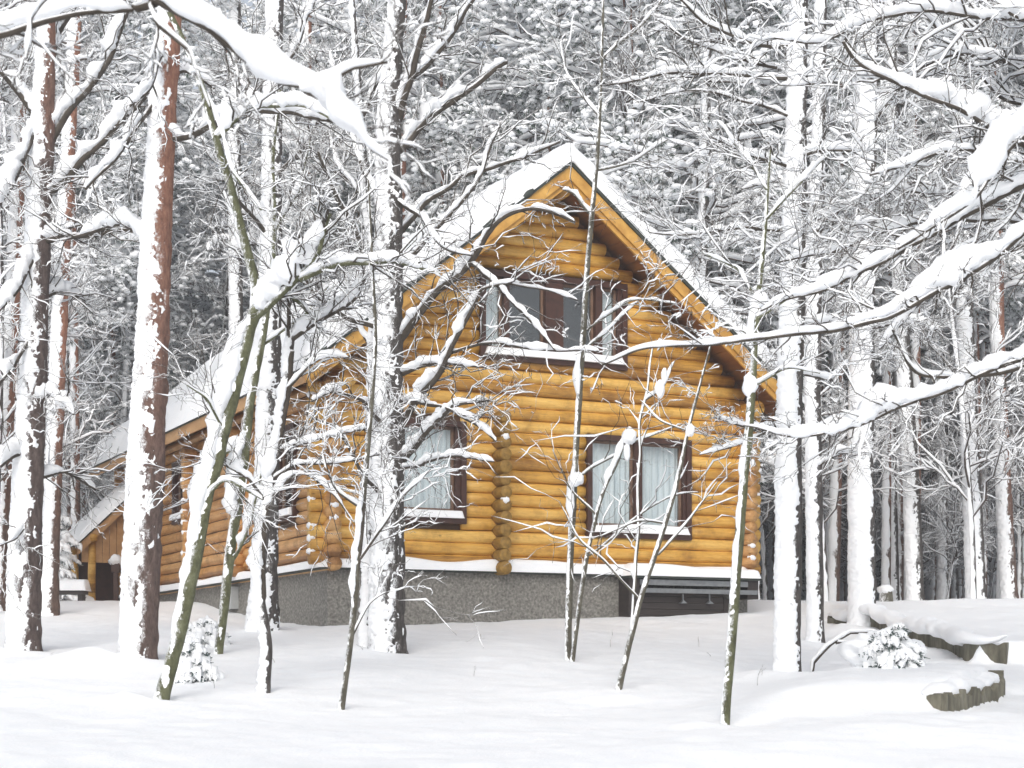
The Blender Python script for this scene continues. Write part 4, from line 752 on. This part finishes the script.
# ------------------------------------------------------------------ small conifers, dead branch, walls, odds and ends
def conifer(root, H, W, nb=60, mat='needle_blue', load=1., base=.05):
    st = MB(); z = np.linspace(-.1, H, 12); tubes(st, np.stack([0 * z, 0 * z, z], 1)[None], np.linspace(.05, .01, 12)[None] * (H / 3), 8); st.build('trunk', M['bark_dark'], root)
    nd = MB(); sn = MB(); N = nb; hh = base * H + (H * (1 - base)) * np.linspace(0, .97, N) ** 1.1; az = rs.rand(N) * 6.28; ln = W * (1 - hh / H) ** .8 * (.75 + .4 * rs.rand(N)) + .06
    B = np.stack([0 * hh, 0 * hh, hh], 1); d = nrm(np.stack([np.cos(az), np.sin(az), -.15 + .3 * hh / H], 1)); k = 7; t = np.linspace(0, 1, k)
    P = B[:, None] + d[:, None] * (ln[:, None] * t)[..., None]; P[..., 2] -= (.32 * ln)[:, None] * t ** 2; tubes(nd, P, np.full((N, k), .008), 3, False)
    n2 = 12; tt = rs.rand(N, n2); ix = tt * (k - 1); i0 = np.minimum(ix.astype(int), k - 2); fr = (ix - i0)[..., None]; ar = np.arange(N)[:, None]; cb = P[ar, i0] * (1 - fr) + P[ar, i0 + 1] * fr
    td = nrm(P[:, -1] - P[:, 0])[:, None]; sd = nrm(np.cross(td, UP)) * rs.choice([-1, 1], (N, n2))[..., None]; cd = nrm(td * .8 + sd + UP * rs.uniform(-.5, .1, (N, n2, 1))); cl = (ln[:, None] * .38 * (1.1 - .6 * tt) + .03)
    base_, dd, ll = cb.reshape(-1, 3), cd.reshape(-1, 3), cl.ravel(); needles(nd, base_, dd, ll, 9, H)
    Pm = base_[:, None] + dd[:, None] * (ll[:, None] * np.linspace(-.1, 1.05, 5))[..., None]; snow_on(sn, Pm, np.full((len(ll), 5), .012), np.repeat((.03 + .035 * rs.rand(len(ll)) * load)[:, None] * load, 5, 1), 5, .2, .22, 3., .4, 4)
    snow_on(sn, P, np.full((N, k), .02), np.repeat((.07 * load * (ln / W + .3))[:, None], k, 1), 6, .2, .15, 0, .4, 3)
    nd.build('crown', M[mat], root); sn.build('crown_snow', M['snow'], root)
def needles(mb, b, d, l, m=8, H=1, w=.012, nl=.06):
    N = len(b); t = rs.rand(N, m, 1); c = b[:, None] + d[:, None] * l[:, None, None] * t; a = nrm(d[:, None] * .6 + rs.normal(0, .6, (N, m, 3))) * nl * (.7 + .6 * rs.rand(N, m, 1)); s = nrm(np.cross(a, rs.normal(0, 1, (N, m, 3)))) * w
    V = np.stack([c - s, c + a - s * .3, c + a + s * .3, c + s], 2); mb.add(V.reshape(-1, 3), np.arange(N * m * 4).reshape(-1, 4))
for nm, lab, x, y, Y, H, W, ld, az in (('young_conifer', 'young bluish conifer bent low under snow beside the terrace wall', 893, 690, 19.8, .42, .42, 1.1, 0), ('young_conifer', 'tiny snow covered conifer at the foot of the leaning alder', 192, 672, 20.6, .42, .3, 1.4, 0),
        ('young_spruce', 'snow laden spruce beside the lean-to at the far left', 48, 590, 38.5, 2.6, 1.0, 1.8, 0), ('young_conifer', 'small snowy conifer left of the meter box', 206, 640, 25, .34, .4, 1.4, 0)):
    g = float(ground_z(np.array([(x - 512) / F_PX * Y]), np.array([Y]))[0]); t = empty(nm, ((x - 512) / F_PX * Y, Y, g)); tag(t, lab, 'tree'); conifer(t, H, W, 46, load=ld)
    if x == 893:
        c = MB(); blob(c, (-.05, .30, .12), .42, .42, .25, 2, 22, 30, .3); c.build('snow_load', M['snow'], t)
t = fg_root('dead_branch', 'bare bent branch arching out of the snow beside the low conifer', 812, 672, 21.3, 'branch')
limb_set(t, [dict(p=[(812, 674), (814, 662), (832, 645), (852, 633), (872, 632), (884, 636)], r=(1.6, 1), s=4, gap=.1), dict(p=[(836, 643), (856, 644), (850, 662)], r=(1.4, .7), s=2)], 21.3)
for lab, pts, hgt, sd in (('upper curved retaining wall of weathered planks below the snowy terrace', [(5.55, 30.5), (6.02, 28.6), (6.25, 26.8), (6.42, 25.2), (6.22, 23.9), (5.98, 23.0), (6.42, 22.8)], .30, 1), ('lower retaining wall of broken mossy planks at the right front', [(4.2, 17.5), (4.3, 17.62), (4.6, 18.1), (4.98, 18.8), (5.35, 19.5), (5.55, 20.2)], .20, 2)):
    P = resample(np.array([(a, b, 0) for a, b in pts]), 220); g = ground_z(P[:, 0] - (.35 if sd == 1 else -.35), P[:, 1]); root = empty('retaining_wall', (P[110, 0], P[110, 1], g[110])); tag(root, lab, 'wall')
    o = np.array(root.location); T = nrm(np.gradient(P, axis=0)); Nn = np.stack([T[:, 1], -T[:, 0], 0 * T[:, 0]], 1); ragged = vnoise(P, 9) * .09 + vnoise(P, 30) * .05
    hgt = hgt * (np.clip(np.linspace(.5, 2.2, 220), 0, 1) if sd == 1 else 1); zt = g + hgt + .05 - ragged * 1.2; zb = g - .3; w = .09
    mb = MB(); ring = np.stack([np.c_[P[:, :2] + Nn[:, :2] * w, zb], np.c_[P[:, :2] + Nn[:, :2] * w, zt], np.c_[P[:, :2] - Nn[:, :2] * w, zt], np.c_[P[:, :2] - Nn[:, :2] * w, zb]], 1) - o
    ring = ring + ((vnoise(ring * np.array([1, 1, .3]), 14) - .5) * .05)[..., None] * Nn[:, None]; mb.rings(ring[None]); mb.build('planking', M['stone'], root, smooth=False)
    s = MB(); th = .17 * (.8 + .4 * vnoise(P, 1.5)); Q = P.copy(); Q[:, 2] = g + hgt + .0; Q[:, :2] += Nn[:, :2] * (.10 if sd == 1 else -.10)
    taper = np.sqrt(np.clip(np.minimum(np.arange(220), np.arange(220)[::-1]) / 25, .01, 1)); ph = np.arange(12) * 2 * np.pi / 12; Rg = Q[:, None] - o + Nn[:, None] * (np.cos(ph)[:, None] * (.19 if sd == 1 else .15)) * taper[:, None, None] + UP * (np.sin(ph)[:, None] * (th * .62 * taper)[:, None, None]); Rg = Rg + (vnoise(Rg, 5)[..., None] - .5) * .07; s.rings(Rg[None]); s.build('cap_snow', M['snow'], root)
st = MB(); t = fg_root('tree_stump', 'small brown cut stump with a cap of snow behind the broad white trunk', 886, 601, 36, 'stump'); zz = np.linspace(-.2, .22, 8); P = np.stack([0 * zz, 0 * zz, zz], 1)
tubes(st, P[None], np.linspace(.17, .13, 8)[None], 16); st.build('stump', M['bark_olive'], t); c = MB(); blob(c, (0, 0, .26), .17, .17, .1, 1); c.build('stump_snow', M['snow'], t)
t = fg_root('garden_lamp', 'dark post topped with a ball of snow beside the lean-to', 116, 585, 40, 'lamp'); mb = MB(); mb.box(-.05, .05, -.05, .05, -.2, .85); mb.box(-.09, .09, -.09, .09, .851, 1.05); mb.build('post', M['frame'], t, smooth=False); c = MB(); blob(c, (0, 0, 1.12), .16, .16, .13, 1); c.build('lamp_snow', M['snow'], t)
t = fg_root('bench', 'low dark bench under thick snow at the far left', 62, 590, 36.4, 'bench'); mb = MB(); mb.box(-.5, .5, -.2, .2, .13, .20); mb.box(-.45, -.36, -.15, .15, -.1, .129); mb.box(.36, .45, -.15, .15, -.1, .129); mb.build('seat', M['plank_dark'], t, smooth=False)
c = MB(); ledge(c, (-.55, 0, .202), (.55, 0, .202), .5, .24, 3, 30); c.build('bench_snow', M['snow'], t)

st = MB(); N = 11; bx_ = np.c_[rs.uniform(-6, 6, N), rs.uniform(15.5, 26, N)]; bx_ = bx_[~((np.abs(bx_[:, 0] - 5) < 1.6))]; N = len(bx_); b = np.c_[bx_, ground_z(bx_[:, 0], bx_[:, 1]) - .03]
Ps, Rs, chs = sprout(b, nrm(np.c_[rs.normal(0, .45, (N, 2)), np.ones(N)]), rs.uniform(.06, .28, N), np.full(N, .003), 2, .7, 0, 5); tubes(st, Ps, np.maximum(Rs, .0016), 4, False); b, d, l, r = chs; Ps, Rs, _ = sprout(b, d, l, np.maximum(r, .0015), 0); tubes(st, Ps, np.maximum(Rs, .0013), 3, False)
tag(st.build('dry_stems', M['bark_olive']), 'thin dry weed stems poking out of the snow', None, kind='stuff')

# ------------------------------------------------------------------ background forest: prototypes, then copies
def in_house(X, Y, m=1.2):
    dx, dy = X - P0[0], Y - P0[1]; u = dx * cH + dy * sH; v = -dx * sH + dy * cH
    return (-6.0 - m < u < 6.2 + m) and (-1.5 - m < v < 16 + m)
def blobs(mb, C, r, flat=.62):
    N = len(C); th = np.array([.25, 1.05, 1.95, 2.85])[None, :, None]; ph = (np.arange(5) * 2 * np.pi / 5)[None, None]; ax = nrm(UP + rs.normal(0, .35, (N, 3)))
    rr = r[:, None, None] * (.75 + .5 * rs.rand(N, 4, 5)); x = np.sin(th) * np.cos(ph) * rr; y = np.sin(th) * np.sin(ph) * rr; z = np.cos(th) * rr * flat
    sx = (.7 + .9 * rs.rand(N))[:, None, None]; az = rs.rand(N)[:, None, None] * 6.28; x, y = x * sx * np.cos(az) - y * np.sin(az), x * sx * np.sin(az) + y * np.cos(az)
    mb.rings(C[:, None, None] + np.stack([x, y, z], -1), True)
def tufts(nd, sn, b, d, l, r=.075, m=12, w=.011, nl=.11, per=2):
    for q in range(per):
        t = (q + 1) / per * (.8 + .3 * rs.rand(len(b))); C = b + d * (l * t)[:, None] + rs.normal(0, .03, b.shape); N = len(C)
        a = nrm(rs.normal(0, 1, (N, m, 3)) * np.array([1, 1, .6]) + d[:, None] * .5 - UP * .25) * nl * (.6 + .7 * rs.rand(N, m, 1)); s = nrm(np.cross(a, rs.normal(0, 1, (N, m, 3)))) * w; c = np.repeat(C[:, None], m, 1)
        V = np.stack([c - s, c + a - s * .4, c + a + s * .4, c + s], 2); nd.add(V.reshape(-1, 3), np.arange(N * m * 4).reshape(-1, 4))
        k = rs.rand(N) < .94; blobs(sn, C[k] + UP * r * .35, r * (.45 + .9 * rs.rand(k.sum())))
def bg_trunk(root, H, r, mat, bendy=.25, snow=.04, bias=.5, n=14):
    k = 110; z = np.linspace(-.5, H, k); ph = rs.rand(2) * 6; P = np.stack([bendy * np.sin(z / H * 2.2 + ph[0]) - bendy * np.sin(ph[0]), bendy * np.sin(z / H * 2 + ph[1]) - bendy * np.sin(ph[1]), z], 1); rr = r * (1 - .62 * np.clip(z / H, 0, 1))
    mb = MB(); tubes(mb, P[None], rr[None], n); mb.build('trunk', M[mat], root)
    T, A, B = frames(P[None]); A, B = A[0], B[0]; a = np.arange(n + 8) * 2 * np.pi / (n + 8); 
    Pf = resample(P, 260); T, A, B = frames(Pf[None]); A, B = A[0], B[0]; rf = np.interp(Pf[:, 2], z, rr); D = np.cos(a)[:, None] * A[:, None] + np.sin(a)[:, None] * B[:, None]; G = Pf[:, None] + D * rf[:, None, None]
    w = D @ (WIND / np.linalg.norm(WIND)); th = snow * (w * 1.1 + (vnoise(G, 2.5) * .7 + vnoise(G, 7) * .9 - .8) * 1.2 - bias); mb = MB(); mb.rings((Pf[:, None] + D * (rf[:, None] + np.clip(th, -.02, snow))[..., None])[None]); mb.build('trunk_snow', M['snow'], root)
    return P, rr
def bg_pine(H=20, mat='bark_redpine', z0=.3, nb=80, L=2.3, nd_mat='needle', dens=1., tr=.15):
    root = empty('pine_tree', (0, 0, 0)); P, rr = bg_trunk(root, H, tr, mat)
    zz = H * (z0 + (1 - z0) * rs.rand(nb)); ax = np.stack([np.interp(zz, P[:, 2], P[:, 0]), np.interp(zz, P[:, 2], P[:, 1]), zz], 1); az = rs.rand(nb) * 6.283; rel = (zz / H - z0) / (1 - z0)
    ln = L * (.45 + 1.0 * np.sin(np.clip(rel, 0, 1) * 2.6 + .35)) * (.6 + .6 * rs.rand(nb)); d = nrm(np.stack([np.cos(az), np.sin(az), rs.uniform(-.15, .35, nb)], 1))
    bw = MB(); nd = MB(); sn = MB(); P1, R1, ch = sprout(ax, d, ln, np.full(nb, .028), 8, .8, .25, 7, t0=.25, fall=.45); tubes(bw, P1, R1, 4, False); snow_on(sn, P1, R1, np.full(R1.shape, .13), 5, .3, .15, 1., .4, 1.6)
    b, d, l, r = ch; P2, R2, ch2 = sprout(b, d, l, np.maximum(r, .01), 3, 1.0, .15, 5, t0=.3, fall=.6); tubes(bw, P2, R2, 3, False); snow_on(sn, P2, R2, np.full(R2.shape, .07), 5, .3, .3, 2., .6, 3.2)
    b, d, l, r = ch2; sel = rs.rand(len(b)) < .8 * dens; b, d, l = b[sel], d[sel], l[sel]; tufts(nd, sn, b, d, l, .088)
    bw.build('limbs', M['twig'], root); nd.build('crown', M[nd_mat], root); sn.build('crown_snow', M['snow'], root); return root
def bg_spruce(H=17, W=2.4, nb=150, z0=.06):
    root = empty('spruce_tree', (0, 0, 0)); P, rr = bg_trunk(root, H, .16, 'bark_dark', .08); zz = H * (z0 + (.98 - z0) * np.linspace(0, 1, nb)); az = rs.rand(nb) * 6.283; ln = W * (1 - zz / H) ** .75 * (.7 + .45 * rs.rand(nb)) + .15
    ax = np.stack([np.interp(zz, P[:, 2], P[:, 0]), np.interp(zz, P[:, 2], P[:, 1]), zz], 1); d = nrm(np.stack([np.cos(az), np.sin(az), .1 - .45 * (1 - zz / H)], 1)); bw = MB(); nd = MB(); sn = MB()
    P1, R1, ch = sprout(ax, d, ln, np.full(nb, .02), 11, .75, .35, 7, t0=.15, fall=.34); tubes(bw, P1, R1, 4, False); snow_on(sn, P1, R1, np.full(R1.shape, .13), 5, .25, .2, 1., .4, 1.6)
    b, d, l, r = ch; d[:, 2] -= .25; d = nrm(d); tufts(nd, sn, b, d, l, .12, 12, .012, .12, 2)
    bw.build('limbs', M['twig'], root); nd.build('crown', M['needle_blue'], root); sn.build('crown_snow', M['snow'], root); return root
def bg_bare(H=13, nb=40, r=.09, snow=.045):
    root = empty('bare_tree', (0, 0, 0)); P, rr = bg_trunk(root, H, r, 'bark_dark', .5, .03, .35, 10); zz = H * (.16 + .82 * rs.rand(nb)); az = rs.rand(nb) * 6.283; ax = np.stack([np.interp(zz, P[:, 2], P[:, 0]), np.interp(zz, P[:, 2], P[:, 1]), zz], 1)
    ln = (.9 + 1.6 * (1 - zz / H)) * (.6 + .8 * rs.rand(nb)); d = nrm(np.stack([np.cos(az), np.sin(az), rs.uniform(.2, 1.2, nb)], 1)); bw = MB(); sn = MB()
    b, r_ = ax, np.full(nb, .026)
    for lev, kk in enumerate((7, 5, 4, 0)):
        Pq, Rq, ch = sprout(b, d, ln, np.maximum(r_, .006), kk, .85, -.05, 6 if lev < 2 else 4, t0=.2, fall=.52); tubes(bw, Pq, np.maximum(Rq, .005), 4 if lev < 2 else 3, False)
        if lev < 3: snow_on(sn, Pq, Rq, np.full(Rq.shape, snow * .85 ** lev), 4, .3, .2, lev * 2., .4, 2.4)
        if ch is None: break
        b, d, ln, r_ = ch
    bw.build('crown', M['twig'], root); sn.build('crown_snow', M['snow'], root); return root
protos = [('pine', bg_pine(20)), ('pine', bg_pine(22, 'bark_redpine', .36, 80, 2.0, tr=.115)), ('pine', bg_pine(18, 'bark_dark', .15, 90, 2.2)), ('spruce', bg_spruce(17)), ('spruce', bg_spruce(13, 2.0, 120)), ('bare', bg_bare(12)), ('bare', bg_bare(9, 30, .06)), ('bare', bg_bare(14, 40, .1)), ('bare', bg_bare(7, 26, .045))]
LOOK = ['wide crowned reddish pine', 'tall reddish pine with long bare stem', 'dark stemmed pine with low boughs', 'broad snow laden spruce', 'narrow snow laden spruce', 'medium bare snowy tree', 'thin bare snowy tree', 'large bare snowy tree', 'low bare snowy tree']
KIND = [('pine_tree', 'background pines'), ('spruce_tree', 'background spruces'), ('bare_tree', 'background bare trees')]
used = set()
def place(k, X, Y, sc, rz):
    kind, pr = protos[k]; z = float(ground_z(np.array([X]), np.array([Y]), False)[0])
    if k in used:
        o = pr.copy(); COL.objects.link(o)
        for ch in list(pr.children): c = ch.copy(); COL.objects.link(c); c.parent = o
    else: o = pr; used.add(k)
    o.location = (X, Y, z); o.scale = (sc, sc, sc * rs.uniform(.95, 1.08)); o.rotation_euler = (0, 0, rz); u = 512 + X / Y * F_PX; zone = 'left of the house' if u < 200 else ('right of the house' if u > 780 else 'behind the roof'); depth = 'nearer rows of the forest' if Y < 50 else 'farther rows of the forest'
    tag(o, LOOK[k] + ' ' + zone + ', ' + depth, 'tree', LOOK[k] + ' ' + zone + ' ' + depth); return o
pts = []; rows = [(37, 46, 26, 1.6), (46, 58, 42, 1.9), (58, 74, 52, 2.2), (74, 92, 34, 2.6)]
for (ya, yb, cnt, md) in rows:
    tries = 0; c = 0
    while c < cnt and tries < 6000:
        tries += 1; Y = rs.uniform(ya, yb); X = rs.uniform(-1, 1) * (.31 * Y + 2.5)
        if in_house(X, Y) or (Y < 42 and X > 6 and rs.rand() < .4): continue
        if any((X - a) ** 2 + (Y - b) ** 2 < md * md for a, b in pts): continue
        pts.append((X, Y)); c += 1
        pr = [.26, .28, .10, .07, .05, .08, .06, .08, .04]
        if X > .185 * Y: pr = [.10, .86, .0, .0, .0, .02, .02, .0, .0] if Y < 62 else [.30, .46, .12, .02, .0, .04, .02, .02, .02]
        place(rs.choice(9, p=np.array(pr) / sum(pr)), X, Y, rs.uniform(.85, 1.12), rs.uniform(-.5, .5))
c = 0; tries = 0
while c < 85 and tries < 5000:      # slim stems standing close together on the right
    tries += 1; Y = rs.uniform(42, 88); X = Y * rs.uniform(.175, .335)
    if in_house(X, Y) or any((X - a) ** 2 + (Y - b) ** 2 < .8 for a, b in pts): continue
    pts.append((X, Y)); c += 1; place(1, X, Y, rs.uniform(.6, .85), rs.uniform(-.4, .4))
for q in range(16):      # low brush under the tall stems on the right, and bare trees round the back of the house
    Y = rs.uniform(41, 62); X = Y * rs.uniform(.17, .32)
    if not in_house(X, Y, .3): place(int(rs.choice([8, 6, 8])), X, Y, rs.uniform(.7, 1.0), rs.uniform(0, 6))
for q in range(14):
    Y = rs.uniform(38, 60); X = rs.uniform(-.26, .16) * Y
    if not in_house(X, Y, .3): place(int(rs.choice([5, 7])), X, Y, rs.uniform(.9, 1.25), rs.uniform(0, 6))
for (X, Y, k) in ((-9.8, 33, 7), (-11.2, 39.5, 5)):
    place(k, X, Y, rs.uniform(.8, 1), rs.uniform(0, 6))
# far wood that reads as one mass
fw_ = MB(); fs = MB(); N = 620; X = rs.uniform(-46, 46, N); Y = rs.uniform(92, 128, N); zz = np.linspace(0, 1, 6); Hh = rs.uniform(12, 21, N); base = float(ground_z(np.array([0.]), np.array([100.]), False)[0])
P = np.stack([X[:, None] + rs.normal(0, .15, (N, 6)), np.repeat(Y[:, None], 6, 1), base + Hh[:, None] * zz], -1); tubes(fw_, P, .17 * (1 - .6 * zz)[None] * np.ones((N, 1)), 6)
nb = 26; bz = rs.uniform(.08, 1, (N, nb)); B = np.stack([np.repeat(X[:, None], nb, 1), np.repeat(Y[:, None], nb, 1), base + Hh[:, None] * bz], -1).reshape(-1, 3); az = rs.rand(len(B)) * 6.28; d = np.stack([np.cos(az), np.sin(az), rs.uniform(-.4, .3, len(B))], 1)
P1, R1, ch = sprout(B, nrm(d), rs.uniform(1.2, 2.6, len(B)), np.full(len(B), .06), 4, .8, .2, 4); tubes(fw_, P1, R1 + .02, 3, False); b, d, l, r = ch; needles(fw_, b, d, l, 4, 1, .08, .5)
snow_on(fs, P1, R1, np.full(R1.shape, .2), 4, .2, .15, 0, 0, 1); Pm = b[:, None] + d[:, None] * (l[:, None] * np.array([0, .5, 1.]))[..., None]; snow_on(fs, Pm, np.full((len(l), 3), .03), np.full((len(l), 3), .22), 4, .2, .15, 0, 0, 1.3)
root = tag(empty('far_wood', (0, 0, 0)), 'distant snowy wood closing the view behind the nearer trees', 'wood', kind='stuff'); fw_.build('wood_crowns', M['needle'], root)['kind'] = 'stuff'; fs.build('wood_snow', M['snow'], root)['kind'] = 'stuff'

# ------------------------------------------------------------------ ground sheet (after the mounds are known)
xs = np.unique(np.r_[np.linspace(-600, -60, 14), np.linspace(-60, -12, 40), np.linspace(-12, 12, 330), np.linspace(12, 60, 40), np.linspace(60, 600, 14)])
ys = np.unique(np.r_[np.linspace(-300, 5, 24), np.linspace(5, 14, 60), np.linspace(14, 34, 320), np.linspace(34, 70, 90), np.linspace(70, 900, 40)])
Xg, Yg = np.meshgrid(xs, ys, indexing='ij'); g = MB(); g.grid(np.stack([Xg, Yg, ground_z(Xg, Yg)], -1)); tag(g.build('snow_ground', M['snow']), 'deep untouched snow rising gently towards the house', None, kind='structure')

# ------------------------------------------------------------------ winter haze
hm = bpy.data.materials.new('haze_air'); hm.use_nodes = True; n_ = hm.node_tree.nodes; n_.clear(); o_ = n_.new('ShaderNodeOutputMaterial'); v_ = n_.new('ShaderNodeVolumePrincipled')
v_.inputs['Color'].default_value = (.93, .95, .98, 1); v_.inputs['Density'].default_value = .003; v_.inputs['Anisotropy'].default_value = .2; hm.node_tree.links.new(v_.outputs[0], o_.inputs['Volume'])
hb_ = MB(); hb_.box(-640, 640, -320, 940, -3.5, 36); tag(hb_.build('haze', hm, smooth=False), 'thin pale winter haze', None, kind='stuff')
